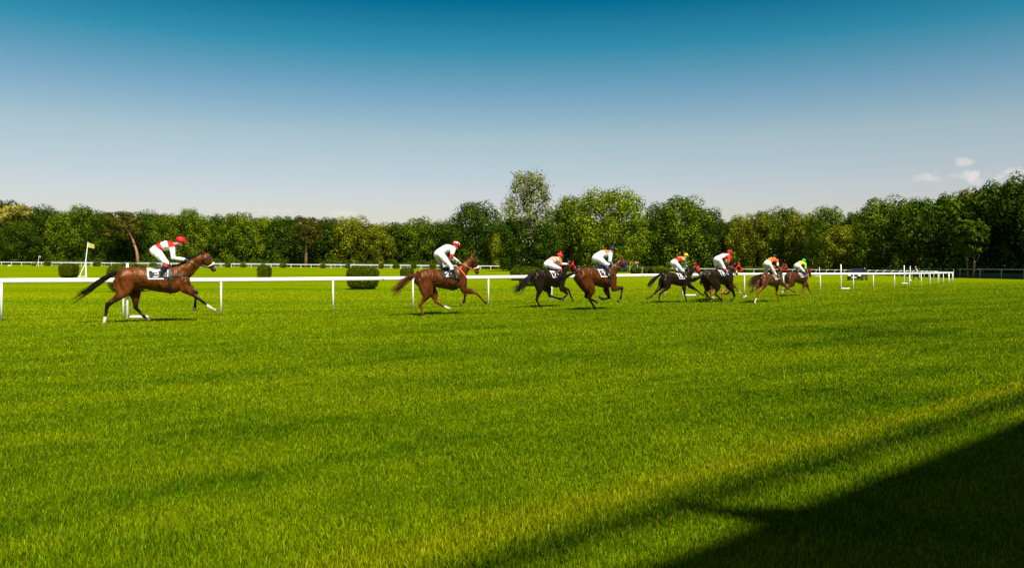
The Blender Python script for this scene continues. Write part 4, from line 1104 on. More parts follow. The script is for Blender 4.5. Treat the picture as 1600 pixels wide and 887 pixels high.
    if S.get('nose'):
        bm = bmesh.new(); nc = pc.lerp(muz, .62) - hp * .065 * sc
        ellip(bm, nc, (.050, .085, .055), sub=3); band(bm, bvh, pc.lerp(muz, .62), hd, rm, .035, off=.0, n=24, th=.018); mm = fuse(bm, .010, 3)
        link('noseband', mm, plain('fleece_' + S['nose'][0], S['nose'][1], .9), ho, smooth=True)
    if S.get('hood'):
        bm = bmesh.new()
        tube(bm, [(pc - nd * .02, .140 * sc, .098 * sc), (pc.lerp(muz, .18) + hp * .02, .168 * sc, .118 * sc), (pc.lerp(muz, .36) + hp * .025, .160 * sc, .112 * sc), (pc.lerp(muz, .58) + hp * .008, .122 * sc, .090 * sc)], 14, cap=.1)
        for sg in (-1, 1):
            e0 = pc - perp * .08 * sc + Vector((0, sg * .05 * sc, .0)); tube(bm, [(e0, .040, .036), (e0 + Vector((-.03, sg * .01, .07)), .028, .028), (e0 + Vector((-.05, sg * .01, .11)), .018, .018)], 8, cap=.3)
        link('hood', fuse(bm, .014, 2), plain('hood_' + S['hood'][0], S['hood'][1]), ho, smooth=True)
    # girth, saddle cloth, saddle
    u0, u1 = S.get('cloth', (.44, .74)); zc = zz(.6, 1.15)
    bm = bmesh.new(); band(bm, bvh, Vector((X(.735), 0, zc)), Vector((1, 0, 0)), 1.0, .075 * sc, n=40); bobj('girth', bm, plain('girth_' + S['girth'][0], S['girth'][1]), ho)
    nx, ny = 44, 96; bm = bmesh.new(); lay = bm.verts.layers.float_color.new('dye'); grid = {}; a0 = R(10)
    base, panel, dig = [np.array(c) for c in S['clothcol']]
    G = bitmap(S['num']); edge = S.get('clothedge')
    for i in range(nx + 1):
        for j in range(ny + 1):
            u, v = i / nx, j / ny; a = a0 + (PI - 2 * a0) * v         # v=0 right side (towards the camera), v=1 left
            side = -1 if v < .5 else 1; vv = v if v < .5 else 1 - v
            x = X(u0 + (u1 - u0) * u) + (.5 - vv * 2) * .10 * 0
            x += (0.10 * sc) * (.5 - vv) * 1.2 * (1 if u < .5 else .3)
            d = Vector((0, -math.cos(a), math.sin(a))); c = Vector((x, 0, zc))
            h = bvh.ray_cast(c + d * 1.0, -d, 1.0); p = (h[0] if h[0] is not None else c + d * .3) + d * (.016 + .004 * math.sin(u * 9 + v * 23))
            bv = bm.verts.new(p); col = base
            uu = u if side < 0 else 1 - u
            pu, pv = (uu - .05) / .62, 1 - (vv - .04) / .27        # panel coordinates, pv 0 top
            if 0 < pu < 1 and 0 < pv < 1:
                col = panel; gx = (pu - .26) / .50 * 4; gy = (pv - .13) / .74 * 7
                if 0 <= gx < 4 and 0 <= gy < 7 and G[int(gy)][int(gx)] == '1': col = dig
            if edge is not None and u > .86: col = np.array(edge)
            if S.get('clothlow') is not None and vv < .07: col = np.array(S['clothlow'])
            bv[lay] = (*col, 1); grid[i, j] = bv
    for i in range(nx):
        for j in range(ny): bm.faces.new((grid[i, j], grid[i + 1, j], grid[i + 1, j + 1], grid[i, j + 1]))
    bobj('saddle_cloth', bm, CLOTH, ho, smooth=True)
    bm = bmesh.new(); sx = X(.62); stz = zz(.6, 1.49)
    tube(bm, [((sx - .24 * sc, 0, stz + .075), .03, .12), ((sx - .10 * sc, 0, stz + .04), .035, .15), ((sx + .10 * sc, 0, stz + .055), .035, .13), ((sx + .22 * sc, 0, stz + .10), .035, .06)], 14)
    for sg in (-1, 1):
        tube(bm, [((sx + .05, sg * .15, stz), .10, .012), ((sx + .09, sg * .26 * sc, stz - .13), .09, .012), ((sx + .10, sg * .305 * sc, stz - .25), .05, .012)], 10)
    link('saddle', fuse(bm, .014, 3), LEATHER, ho, smooth=True)
    if S.get('breast'):
        bm = bmesh.new(); ax = Vector((-.06, 0, 1.0)).normalized(); c0 = Vector((X(.78), 0, zz(.8, 1.31)))
        band(bm, bvh, c0, ax, 1.0, .05, n=36, a0=R(-8), a1=R(188), upv=Vector((1, 0, 0))); bobj('breast_girth', bm, plain('strap_' + S['breast'][0], S['breast'][1]), ho)
    if S.get('neckstrap'):
        bm = bmesh.new(); band(bm, bvh, nb.lerp(pc, .20), (nd + Vector((.25, 0, .0))).normalized(), .8, .055, n=36); bobj('neck_strap', bm, plain('strap_' + S['neckstrap'][0], S['neckstrap'][1]), ho)
    # ---------------------------------------------------------- rider
    J = S['jk']; js = sc
    def jp(k, y): return q(*J[k], y * js)
    hip0 = jp('hip', 0); seat = hip0.copy()
    jt = {}
    jt['pel'] = jp('hip', -.05) ; jt['pel'].y = 0
    jt['sho'] = jp('sho', -.05); jt['sho'].y = 0
    jt['head'] = jp('helmet', 0)
    pel, sho = jt['pel'], jt['sho']; td = (sho - pel).normalized(); tn = Vector((-td.z, 0, td.x))
    if tn.z < 0: tn = -tn
    far = J.get('far', (0, 0))
    limbs = {}
    for nm, sg in (('R', -1), ('L', 1)):
        o = Vector((0, 0, 0)) if sg < 0 else Vector((far[0], 0, far[1]))
        hipj = pel + Vector((0, sg * .095 * js, -.01))
        knee = q(*J['knee'], sg * .21 * js) if sg < 0 else None; ank = q(*J['ankle'], sg * .27 * js) if sg < 0 else None; toe = q(*J['toe'], sg * .29 * js) if sg < 0 else None
        elb = q(*J['elbow'], sg * .22 * js) if sg < 0 else None; hand = q(*J['hand'], sg * .08 * js) if sg < 0 else None
        if sg > 0:
            r = limbs['R']; fl = lambda v: Vector((v.x, -v.y, v.z)) + o
            knee, ank, toe, elb, hand = fl(r[1]), fl(r[2]), fl(r[3]), fl(r[5]), fl(r[6]) + Vector((.03, 0, .02))
        # keep the boots outside the horse
        limbs[nm] = (hipj, knee, ank, toe, sho + Vector((0, sg * .17 * js, -.015)), elb, hand)
    def torso(bm, k, a=0.0, b=1.0):
        prof = [(0.0, .125, .165, 0), (.18, .118, .155, .025), (.42, .105, .145, .055), (.68, .120, .165, .05), (.88, .110, .185, .02), (1.0, .085, .150, 0)]
        pts = [(pel.lerp(sho, t) + tn * up * js, r1 * k * js, r2 * k * js) for t, r1, r2, up in prof if a <= t <= b]
        tube(bm, pts, 16, cap=.5)
    hc = jt['head'] + Vector((.02, 0, -.055)) * js            # skull centre
    nk = sho + td * .02 + tn * .03 * js
    def arm(bm, l, k):
        _, _, _, _, s_, e_, h_ = l
        tube(bm, [(s_, .062 * k * js, .060 * k * js), (s_.lerp(e_, .4), .052 * k * js, .050 * k * js), (e_, .043 * k * js, .042 * k * js), (e_.lerp(h_, .4), .040 * k * js, .038 * k * js), (e_.lerp(h_, .9), .028 * k * js, .030 * k * js)], 10)
    def thigh(bm, l, k):
        h_, kn, an = l[0], l[1], l[2]
        tube(bm, [(h_, .112 * k * js, .098 * k * js), (h_.lerp(kn, .35), .095 * k * js, .084 * k * js), (h_.lerp(kn, .75), .070 * k * js, .062 * k * js), (kn, .060 * k * js, .055 * k * js)], 12)
    def shin(bm, l, k, t0=0.0, t1=1.0):
        kn, an = l[1], l[2]
        pr = [(0, .058), (.3, .060), (.65, .045), (1.0, .038)]
        tube(bm, [(kn.lerp(an, t), r * k * js, r * k * js) for t, r in pr if t0 <= t <= t1 + 1e-6], 10, cap=.3)
    def foot(bm, l, k):
        an, to = l[2], l[3]; dr = (to - an); dr = dr.normalized() if dr.length > .01 else Vector((1, 0, 0)); dr = (dr + Vector((1.1, 0, -.15))).normalized()
        heel = an - dr * .05 + Vector((0, 0, -.045)) * js; tp_ = an + dr * .19 * js + Vector((0, 0, -.055)) * js
        tube(bm, [(an, .040 * k * js, .036 * k * js), (heel.lerp(tp_, .25), .045 * k * js, .038 * k * js), (heel.lerp(tp_, .7), .034 * k * js, .042 * k * js), (tp_, .024 * k * js, .034 * k * js)], 10)
    O_ = seat
    # body
    bm = bmesh.new(); torso(bm, .86)
    tube(bm, [(nk - td * .03, .055 * js, .055 * js), (hc + Vector((-.03, 0, -.04)) * js, .050 * js, .050 * js)], 10)
    for l in limbs.values(): arm(bm, l, .84); thigh(bm, l, .84); shin(bm, l, .84); foot(bm, l, .84)
    fd = Vector((.93, 0, -.36 if not J.get('look') else J['look'])).normalized(); ud = Vector((-fd.z, 0, fd.x))
    ellip(bm, hc, (.098 * js, .076 * js, .118 * js)); ellip(bm, hc + fd * .045 * js - ud * .065 * js, (.055 * js, .052 * js, .055 * js))
    tube(bm, [(hc + fd * .085 * js + ud * .005, .015 * js, .014 * js), (hc + fd * .115 * js - ud * .035 * js, .017 * js, .016 * js)], 8)
    for l in limbs.values():
        s_, e_, h_ = l[4:]; hdv = (h_ - e_).normalized(); tube(bm, [(h_ - hdv * .05 * js, .024 * js, .026 * js), (h_, .024 * js, .042 * js), (h_ + hdv * .045 * js, .020 * js, .040 * js)], 10)
    me = fuse(bm, .0135, 2)
    bb = bmesh.new(); bb.from_mesh(me)
    for nm, l in limbs.items():
        s_, e_, h_ = l[4:]; hdv = (h_ - e_).normalized(); sg = -1 if nm == 'R' else 1
        dn = Vector((hdv.z, 0, -hdv.x)).normalized()
        if dn.z > 0: dn = -dn
        for f in range(4):
            y = (f - 1.5) * .020 * js; ln = (.030, .034, .032, .025)[f] * js; r = .0095 * js
            a = h_ + hdv * .040 * js + Vector((0, y, 0)); b_ = a + hdv * ln + dn * .008; c_ = b_ + dn * ln * .9 + hdv * .004; d_ = c_ - hdv * ln * .8 + dn * .006
            tube(bb, [(a, r, r), (b_, r, r), (c_, r * .9, r * .9), (d_, r * .8, r * .8)], 6, cap=.4)
        a = h_ - hdv * .005 - Vector((0, sg * .036 * js, 0)); b_ = a + hdv * .035 * js - Vector((0, sg * .012 * js, 0)) - dn * .008; c_ = b_ + hdv * .022 * js + dn * .02 + Vector((0, sg * .012 * js, 0))
        tube(bb, [(a, .012 * js, .012 * js), (b_, .011 * js, .011 * js), (c_, .009 * js, .009 * js)], 6, cap=.4)
    bb.to_mesh(me); bb.free()
    P = vcoords(me); col = np.tile(np.array((.42, .22, .14)), (len(P), 1))
    for nm, l in limbs.items():
        dd = np.linalg.norm(P - np.array(l[6]), axis=1); col[dd < .13 * js] = S['glove']
    for sg in (-1, 1):
        e = np.array(hc + fd * .088 * js + ud * .008 * js + Vector((0, sg * .032 * js, 0))); col[np.linalg.norm(P - e, axis=1) < .016] = (.02, .015, .012)
    m_ = np.array(hc + fd * .095 * js - ud * .075 * js); col[np.linalg.norm(P - m_, axis=1) < .018] = (.32, .10, .08)
    me.transform(Matrix.Translation(-O_)); set_cols(me, 'dye', col)
    pr = link('person', me, SKIN, smooth=True); pr.location = Matrix.Translation(fr.O) @ (Matrix.Rotation(fr.t, 4, 'Z') @ O_); pr.rotation_euler = (0, 0, fr.t)
    tag(pr, S['jlabel'], 'jockey', 'jockeys riding in the race')
    def wear(name, bm, m, colf=None, voxel=.014, sm=2):
        me = fuse(bm, voxel, sm)
        if colf is not None: set_cols(me, 'dye', colf(vcoords(me)))
        me.transform(Matrix.Translation(-O_)); return link(name, me, m, pr, smooth=True)
    # silks
    jseg = [(tuple(pel), tuple(sho), .13, .13)]; jk = ['torso']
    for nm, l in limbs.items():
        jseg += [(tuple(l[4]), tuple(l[5]), .055, .045), (tuple(l[5]), tuple(l[6]), .045, .03)]; jk += ['up' + nm, 'lo' + nm]
    def jcol(P):
        idx, tt = seg_near(P, jseg); out = np.zeros((len(P), 3)); f = S['silk']
        for i in range(len(P)): out[i] = f(jk[idx[i]], tt[i], (P[i][1]) / js, ((P[i] - np.array(pel)) @ np.array(tn)) / js)
        return out
    bm = bmesh.new(); torso(bm, 1.16, .15, 1.0)
    for l in limbs.values(): arm(bm, l, 1.48)
    wear('jacket', bm, CLOTH, jcol)
    bm = bmesh.new(); torso(bm, 1.14, 0.0, .22)
    ellip(bm, pel - td * .03 * js - Vector((0, 0, .01)), (.135 * js, .165 * js, .135 * js))
    for l in limbs.values(): thigh(bm, l, 1.24); shin(bm, l, 1.22, 0, .3)
    bk = np.array(S.get('kneeband', (.80, .78, .78)))
    def bcol(P):
        out = np.tile(np.array((.80, .78, .78)), (len(P), 1))
        for l in limbs.values():
            a, b_ = np.array(l[1]), np.array(l[2]); t = ((P - a) @ (b_ - a)) / ((b_ - a) @ (b_ - a)); near = np.linalg.norm(P - (a + t[:, None] * (b_ - a)), axis=1) < .09
            out[(t > .02) & near] = bk
        return out
    wear('breeches', bm, CLOTH, bcol)
    for nm, l in limbs.items():
        bm = bmesh.new(); shin(bm, l, 1.30, .28, 1.0); tube(bm, [(l[1].lerp(l[2], .22), .066 * js, .064 * js), (l[1].lerp(l[2], .5), .062 * js, .060 * js)], 10, cap=.15); foot(bm, l, 1.18)
        wear('boot', bm, plain('boot_' + S['boot'][0], S['boot'][1], .3))
    # helmet
    bm = bmesh.new(); hcn = hc + ud * .045 * js - fd * .005 * js
    rot = Matrix((fd, Vector((0, 1, 0)), ud)).transposed()
    ellip(bm, hcn, (.138 * js, .112 * js, .112 * js), rot, 3)
    bmesh.ops.bisect_plane(bm, geom=bm.verts[:] + bm.edges[:] + bm.faces[:], plane_co=hcn - ud * .035 * js, plane_no=-ud, clear_outer=True)
    bmesh.ops.holes_fill(bm, edges=bm.edges[:])
    tube(bm, [(hcn + fd * .08 * js - ud * .01 * js, .012 * js, .085 * js), (hcn + fd * .14 * js - ud * .022 * js, .010 * js, .078 * js), (hcn + fd * .175 * js - ud * .035 * js, .006 * js, .045 * js)], 12, cap=.2)
    if S.get('pom'): ellip(bm, hcn + ud * .13 * js, (.045, .045, .045))
    hcol = np.array(S['helmet'])
    def hf(P):
        out = np.tile(hcol, (len(P), 1)); rel = (P - np.array(hcn)) / js
        if S.get('dots') is not None:
            for dv in ((-.05, -.09, .05), (.07, -.085, .055), (.0, -.05, .10), (-.10, -.04, .05), (.08, .08, .05), (-.02, .1, .04)):
                w = Vector((dv[0] * fd.x - dv[2] * fd.z * 1.0, dv[1], dv[0] * fd.z + dv[2] * fd.x)); out[np.linalg.norm(rel - np.array(w), axis=1) < .030] = S['dots']
        return out
    wear('helmet', bm, CLOTH, hf, .010, 1)
    bm = bmesh.new(); tube(bm, [(hc + fd * .088 * js + ud * .010 * js + Vector((0, -.055 * js, 0)), .022 * js, .02 * js), (hc + fd * .108 * js + ud * .010 * js, .024 * js, .02 * js), (hc + fd * .088 * js + ud * .010 * js + Vector((0, .055 * js, 0)), .022 * js, .02 * js)], 8, lat=Vector((1, 0, 0)))
    for v in bm.verts: v.co -= O_
    bobj('goggles', bm, plain('dark_goggles', (.02, .02, .022), .15), pr, smooth=True)
    # reins run from the bit to the hands
    bm = bmesh.new(); rc = S.get('rein', ('black', (.02, .018, .016)))
    for nm, l in limbs.items():
        sg = -1 if nm == 'R' else 1; a = pc.lerp(muz, .86) + hp * .02 + Vector((0, sg * .055 * sc, 0)); m_ = l[6] + Vector((.03, 0, -.01))
        mid = (a + m_) / 2 + Vector((0, sg * .10 * sc, -.03))
        tube(bm, [(a, .010, .006), (mid, .010, .006), (m_, .010, .006)], 6, cap=.1)
    bobj('reins', bm, plain('rein_' + rc[0], rc[1]), ho)
    # stirrup iron and leather
    bm = bmesh.new()
    for nm, l in limbs.items():
        sg = -1 if nm == 'R' else 1; an = l[2]; c = an + Vector((.06, 0, -.09)) * js
        tube(bm, [(Vector((X(.64), sg * .27 * sc, zz(.6, 1.36))), .012, .005), (c + Vector((0, sg * .01, .10)), .012, .005)], 6, cap=.1)
        ring = [(c + Vector((0, .05 * math.cos(t), .06 + .06 * math.sin(t))), .009, .009) for t in [PI * 2 * k / 12 for k in range(13)]]
        tube(bm, ring, 6, lat=Vector((1, 0, 0)), cap=0)
    bobj('stirrups', bm, STEEL, ho)
    print('horse', S['n'], 'L', round(L_, 2), 'sc', round(sc, 2), 'z hooves', [round(q(*T[k][3], 0).z, 2) for k in ('nh', 'fh', 'nf', 'ff')])

WH = (.80, .79, .78); RED = (.62, .012, .012); BLK = (.012, .012, .013)
def silk1(k, t, y, h):
    if k == 'torso': return RED if t < .42 else (WH if t < .80 else RED)
    if k.startswith('up') and t < .12: return RED
    return WH
def silk2(k, t, y, h): return RED if (k.startswith('up') and t > .72) or (k.startswith('lo') and t < .12) else WH
def silk3(k, t, y, h):
    if k == 'torso': return (.78, .72, .60) if int((t + .02) * 7.5 + y * 5) % 2 else (.78, .07, .015)
    if k.startswith('lo'): return (.78, .74, .70)
    return (.60, .22, .05)
def silk4(k, t, y, h):
    if k == 'torso': return (.55, .17, .02) if (t > .58 and h > .045) else (.66, .76, .86)
    return (.64, .74, .84) if k.startswith('up') else WH
def silk5(k, t, y, h):
    if k == 'torso': return (.85, .45, .03) if abs((t - .62) - abs(y) * .8) < .085 else (.60, .01, .02)
    if k.startswith('up'): return (.01, .10, .08)
    return WH if t < .5 else (.01, .10, .09)
def silk6(k, t, y, h):
    if k == 'torso': return ((.70, .05, .08) if int(abs(y) * 26 + .5) % 2 else WH) if h > .03 else (.68, .015, .02)
    if k.startswith('up'): return (.68, .015, .02)
    return WH if t < .3 else (.60, .015, .02)
def silk7(k, t, y, h): return (.02, .22, .06) if k != 'torso' else (.35, .01, .02)
def silk8(k, t, y, h):
    if k == 'torso': return (.90, .32, .03) if (abs(y) < .06 and t > .25) else (.80, .12, .01)
    if k.startswith('up') and .55 < t: return WH
    return (.80, .12, .01)
def silk9(k, t, y, h):
    if k == 'torso': return (.78, .15, .02) if t < .30 or abs(t - .62 - y * .4) < .05 else (.62, .72, .04)
    return (.30, .62, .03)
BRB = ('black', (.015, .013, .012)); 
H8 = dict(org=(1155, 390), scl=9.858)
HORSES = [
 dict(n=1, org=(100, 360), scl=5.915, bx=816, d=21.8, deg=20,
  tr=dict(buttock=(472, 450), chest=(1160, 450), croup=(650, 337), withers=(1000, 312), poll=(1292, 203), muzzle=(1392, 372),
   nh=[(590, 545), (400, 690), (378, 815), (370, 862)], fh=[(660, 560), (662, 712), (735, 790), (795, 838)],
   nf=[(1110, 530), (1222, 612), (1338, 702), (1400, 745)], ff=[(1140, 520), (1222, 568), (1212, 688), (1205, 742)],
   tail=[(475, 385), (370, 440), (240, 540), (95, 650)]),
  tailw=[.03, .055, .06, .10], coat=(.092, .024, .0032), points=(.006, .004, .003), socks=(2, 0, 2, 0), hair=(.010, .008, .007), blaze=True,
  bridle=BRB, nose=('cream', (.80, .68, .42)), girth=BRB, breast=BRB, clothcol=(WH, BLK, WH), num='3', cloth=(.42, .74), glove=(.02, .13, .22),
  jk=dict(hip=(845, 185), sho=(1000, 140), helmet=(1068, 88), elbow=(1010, 258), hand=(1112, 272), knee=(950, 305), ankle=(905, 405), toe=(960, 430)),
  silk=silk1, helmet=RED, kneeband=RED, boot=('black', (.012, .012, .012)),
  label='bay racehorse galloping last of the field, leftmost, with cream noseband and number 3 cloth', jlabel='jockey in red and white silks and red cap, hindmost of the field'),
 dict(n=2, org=(600, 370), scl=6.823, bx=605, d=25.2, deg=33,
  tr=dict(buttock=(322, 470), chest=(888, 470), croup=(480, 343), withers=(790, 300), poll=(940, 200), muzzle=(995, 392),
   nh=[(480, 590), (385, 725), (408, 810), (420, 845)], fh=[(530, 600), (555, 695), (655, 748), (702, 768)],
   nf=[(850, 560), (985, 598), (1055, 672), (1092, 708)], ff=[(850, 555), (868, 610), (852, 692), (818, 735)],
   tail=[(330, 412), (240, 445), (160, 540), (75, 615)]),
  tailw=[.04, .10, .12, .13], coat=(.072, .019, .0030), points=(.09, .024, .005), lower='c', lowcol=(.13, .040, .010), socks=(0, 2, 0, 0), hair=(.075, .020, .005), earup=True,
  bridle=BRB, nose=('white', (.82, .80, .76)), girth=BRB, neckstrap=('orange', (.55, .08, .015)), rein=('orange', (.70, .12, .02)), clothcol=(BLK, BLK, WH), num='2', cloth=(.44, .70), glove=(.75, .74, .72),
  jk=dict(hip=(590, 178), sho=(722, 120), helmet=(762, 78), elbow=(716, 212), hand=(800, 268), knee=(712, 318), ankle=(752, 425), toe=(800, 432), far=(-.10, .02)),
  silk=silk2, helmet=(.68, .012, .012), dots=(.8, .8, .8), boot=('black', (.012, .012, .012)), kneeband=(.8, .78, .78),
  label='chestnut racehorse with white noseband and orange reins galloping alone second from the left', jlabel='jockey in plain white silks with red elbows and white-spotted red cap'),
 dict(n=3, org=(795, 380), scl=8.064, bx=500, d=30.4, deg=42,
  tr=dict(buttock=(262, 470), chest=(728, 500), croup=(400, 330), withers=(650, 300), poll=(765, 208), muzzle=(838, 342),
   nh=[(400, 560), (348, 708), (385, 790), (405, 815)], fh=[(500, 575), (510, 660), (640, 700), (690, 715)],
   nf=[(660, 565), (748, 578), (788, 675), (808, 725)], ff=[(680, 570), (742, 640), (690, 690), (660, 700)],
   tail=[(255, 415), (200, 500), (130, 575), (45, 600)]),
  tailw=[.05, .10, .12, .14], coat=(.0075, .0036, .0022), points=(.006, .004, .003), socks=(0, 0, 0, 0), hair=(.008, .006, .005),
  bridle=('red', (.50, .02, .02)), bw=.05, girth=BRB, clothcol=(WH, BLK, WH), num='7', cloth=(.46, .70), glove=(.70, .60, .50),
  jk=dict(hip=(500, 262), sho=(610, 205), helmet=(638, 152), elbow=(662, 262), hand=(735, 262), knee=(650, 325), ankle=(600, 395), toe=(650, 418)),
  silk=silk3, helmet=(.68, .012, .05), pom=True, boot=('black', (.012, .012, .012)), kneeband=(.70, .01, .05),
  label='black racehorse with red bridle galloping third from the left, tail streaming low', jlabel='jockey in orange and cream striped silks with pink-red cap, crouching lowest'),
 dict(n=4, org=(885, 380), scl=8.066, bx=370, d=28.4, deg=36,
  tr=dict(buttock=(102, 440), chest=(640, 500), croup=(240, 298), withers=(560, 285), poll=(685, 188), muzzle=(752, 345),
   nh=[(320, 580), (290, 700), (355, 808), (398, 852)], fh=[(280, 590), (240, 672), (345, 722), (395, 748)],
   nf=[(590, 565), (705, 562), (685, 685), (650, 738)], ff=[(500, 580), (542, 690), (455, 702), (415, 678)],
   tail=[(108, 372), (14, 408), (-76, 440), (-150, 450)]),
  tailw=[.03, .05, .08, .10], coat=(.068, .017, .0028), points=(.006, .004, .003), socks=(0, 0, 0, 0), hair=(.008, .006, .005), earup=True,
  bridle=('navy', (.03, .04, .14)), bw=.035, rein=('teal', (.02, .16, .20)), girth=BRB, clothcol=(WH, BLK, WH), num='1', cloth=(.46, .72), glove=(.75, .75, .75),
  jk=dict(hip=(390, 185), sho=(525, 125), helmet=(566, 70), elbow=(548, 222), hand=(572, 272), knee=(515, 275), ankle=(512, 398), toe=(560, 420)),
  silk=silk4, helmet=(.006, .012, .04), boot=('black', (.012, .012, .012)), kneeband=(.05, .06, .20),
  label='bright bay racehorse in the middle of the field overlapping the black one, black tail streaming', jlabel='jockey in pale blue silks with orange shoulders and dark blue cap'),
 dict(n=5, org=(1000, 385), scl=9.336, bx=520, d=34.6, deg=38,
  tr=dict(buttock=(285, 480), chest=(760, 520), croup=(410, 378), withers=(690, 345), poll=(815, 262), muzzle=(872, 408),
   nh=[(420, 570), (292, 690), (275, 790), (262, 835)], fh=[(330, 560), (215, 680), (150, 742), (108, 762)],
   nf=[(640, 580), (650, 690), (672, 775), (688, 815)], ff=[(720, 570), (820, 630), (895, 695), (935, 715)],
   tail=[(290, 410), (215, 470), (150, 540), (118, 600)]),
  tailw=[.03, .07, .07, .05], coat=(.0072, .0038, .0024), points=(.006, .004, .003), socks=(0, 0, 0, 1), hair=(.008, .006, .005),
  bridle=BRB, hood=('red', (.68, .012, .015)), girth=BRB, clothcol=(WH, BLK, WH), num='4', clothedge=(.66, .012, .012), cloth=(.44, .72), glove=(.10, .14, .12),
  jk=dict(hip=(500, 235), sho=(635, 180), helmet=(665, 125), elbow=(655, 265), hand=(698, 322), knee=(632, 365), ankle=(650, 445), toe=(690, 460)),
  silk=silk5, helmet=(.85, .48, .03), boot=('black', (.012, .012, .012)), kneeband=(.05, .12, .12),
  label='black racehorse wearing a bright red hood over its face', jlabel='jockey in red silks with yellow chevron and yellow cap'),
 dict(n=7, org=(1080, 380), scl=8.87, bx=400, d=37.6, deg=38,
  tr=dict(buttock=(170, 500), chest=(590, 520), croup=(290, 385), withers=(500, 370), poll=(560, 320), muzzle=(638, 432),
   nh=[(290, 590), (238, 650), (212, 740), (202, 795)], fh=[(310, 590), (265, 690), (285, 745), (318, 768)],
   nf=[(520, 580), (425, 690), (430, 760), (440, 805)], ff=[(560, 570), (620, 615), (668, 672), (686, 696)],
   tail=[(175, 450), (150, 490), (135, 540), (130, 580)]),
  tailw=[.03, .05, .05, .05], coat=(.10, .026, .006), points=(.11, .035, .012), lower='c', lowcol=(.30, .085, .025), socks=(0, 1, 0, 2), hair=(.02, .01, .007),
  bridle=('red2', (.60, .03, .02)), nose=('white2', (.8, .8, .78)), girth=BRB, clothcol=((.02, .07, .16), (.02, .07, .16), WH), num='5', cloth=(.46, .76), glove=(.1, .1, .1),
  jk=dict(hip=(370, 262), sho=(470, 205), helmet=(505, 160), elbow=(475, 262), hand=(520, 330), knee=(455, 372), ankle=(470, 425), toe=(520, 435)),
  silk=silk7, helmet=(.35, .01, .02), boot=('black', (.012, .012, .012)), kneeband=(.8, .78, .78),
  label='chestnut-legged racehorse almost wholly hidden behind the tallest red-capped jockey\'s horse', jlabel='jockey mostly hidden behind the tallest red-capped jockey, a green sleeve showing'),
 dict(n=6, org=(1080, 380), scl=8.87, bx=370, d=35.2, deg=36,
  tr=dict(buttock=(142, 500), chest=(590, 510), croup=(260, 358), withers=(520, 325), poll=(618, 250), muzzle=(712, 402),
   nh=[(380, 590), (332, 705), (405, 765), (435, 815)], fh=[(230, 610), (188, 685), (262, 765), (272, 815)],
   nf=[(550, 590), (602, 732), (560, 798), (505, 826)], ff=[(500, 580), (545, 655), (500, 700), (455, 700)],
   tail=[(130, 468), (60, 500), (-20, 525), (-85, 545)]),
  tailw=[.04, .07, .09, .10], coat=(.009, .0047, .0028), points=(.006, .004, .003), socks=(0, 0, 0, 0), hair=(.008, .006, .005),
  bridle=('red3', (.62, .04, .02)), bw=.055, rein=('red3', (.62, .04, .02)), girth=BRB, clothcol=(WH, BLK, WH), num='6', clothlow=(.02, .10, .22), cloth=(.44, .74), glove=(.65, .1, .1),
  jk=dict(hip=(372, 222), sho=(500, 180), helmet=(524, 122), elbow=(515, 258), hand=(505, 312), knee=(462, 350), ankle=(475, 425), toe=(520, 435)),
  silk=silk6, helmet=(.68, .012, .012), boot=('black', (.012, .012, .012)), kneeband=(.65, .01, .04),
  label='dark racehorse with wide red bridle and blue-edged saddle cloth under the tallest red-capped jockey', jlabel='jockey with pink-striped white back, red sleeves and plain red cap, rising highest'),
 dict(n=8, bx=490, d=35.0, deg=44, **H8,
  tr=dict(buttock=(292, 470), chest=(672, 470), croup=(390, 358), withers=(600, 335), poll=(685, 205), muzzle=(742, 325),
   nh=[(400, 540), (295, 660), (255, 765), (236, 835)], fh=[(310, 540), (190, 640), (105, 712), (58, 740)],
   nf=[(660, 520), (745, 588), (808, 628), (848, 645)], ff=[(580, 560), (580, 670), (600, 760), (615, 800)],
   tail=[(300, 395), (235, 455), (190, 520), (150, 580)]),
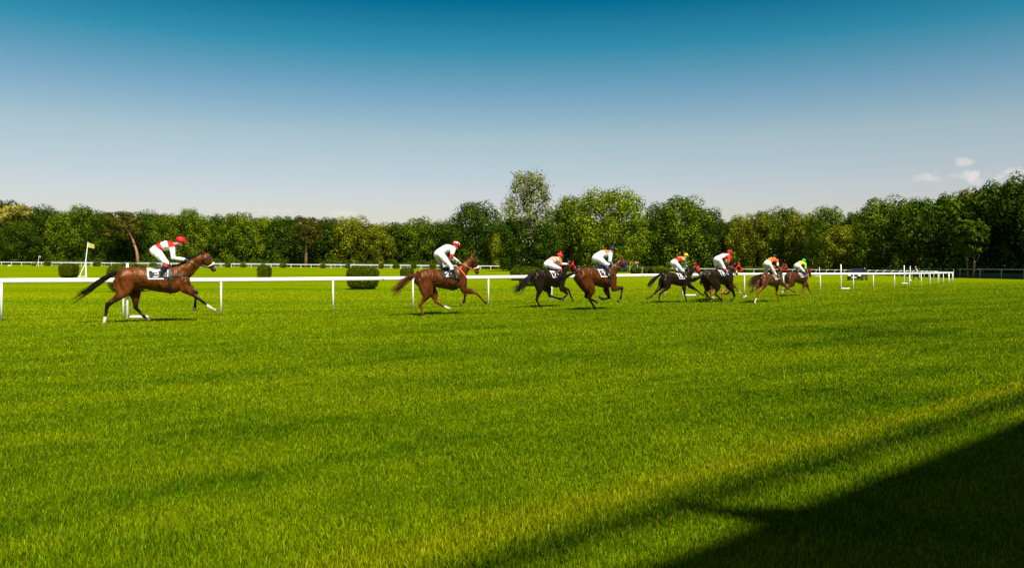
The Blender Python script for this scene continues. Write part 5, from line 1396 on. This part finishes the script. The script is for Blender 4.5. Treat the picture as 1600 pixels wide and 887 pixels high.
  tailw=[.04, .12, .15, .12], coat=(.060, .018, .0042), points=(.085, .03, .01), lower='c', lowcol=(.16, .055, .016), socks=(2, 1, 0, 0), hair=(.022, .010, .006),
  bridle=('red4', (.50, .05, .02)), bw=.04, rein=('red4', (.62, .05, .03)), girth=BRB, clothcol=(WH, BLK, WH), num='8', cloth=(.46, .74), glove=(.02, .02, .02),
  jk=dict(hip=(440, 210), sho=(545, 155), helmet=(540, 100), elbow=(590, 235), hand=(622, 300), knee=(560, 385), ankle=(592, 440), toe=(622, 440), far=(-.12, .05)),
  silk=silk8, helmet=(.012, .012, .018), boot=('black', (.012, .012, .012)), kneeband=(.30, .005, .02),
  label='liver chestnut racehorse with white hind sock, second from the front of the field', jlabel='jockey in orange silks with black cap'),
 dict(n=9, bx=885, d=43.0, deg=38, **H8,
  tr=dict(buttock=(705, 450), chest=(1062, 470), croup=(810, 330), withers=(1000, 330), poll=(1070, 265), muzzle=(1097, 420),
   nh=[(800, 530), (712, 590), (672, 640), (655, 675)], fh=[(830, 530), (765, 575), (725, 615), (700, 630)],
   nf=[(1010, 530), (978, 620), (952, 690), (942, 722)], ff=[(1035, 530), (1075, 615), (1108, 680), (1130, 708)],
   tail=[(745, 390), (728, 430), (722, 480), (735, 530)]),
  tailw=[.04, .07, .08, .06], coat=(.055, .015, .0036), points=(.07, .022, .008), lower='c', lowcol=(.15, .045, .014), socks=(1, 1, 0, 0), hair=(.018, .009, .006),
  bridle=('red5', (.45, .02, .06)), bw=.04, girth=BRB, clothcol=(WH, BLK, WH), num='9', cloth=(.48, .76), glove=(.5, .5, .2),
  jk=dict(hip=(900, 245), sho=(985, 205), helmet=(990, 165), elbow=(1022, 285), hand=(1045, 340), knee=(998, 335), ankle=(1015, 400), toe=(1045, 400)),
  silk=silk9, helmet=(.02, .55, .08), boot=('navy', (.02, .03, .12)), kneeband=(.04, .06, .40),
  label='brown racehorse leading the field, rightmost, with lowered head', jlabel='jockey in yellow and orange silks with bright green cap, leading the field'),
]
for S_ in HORSES: build_horse(S_)
walker()
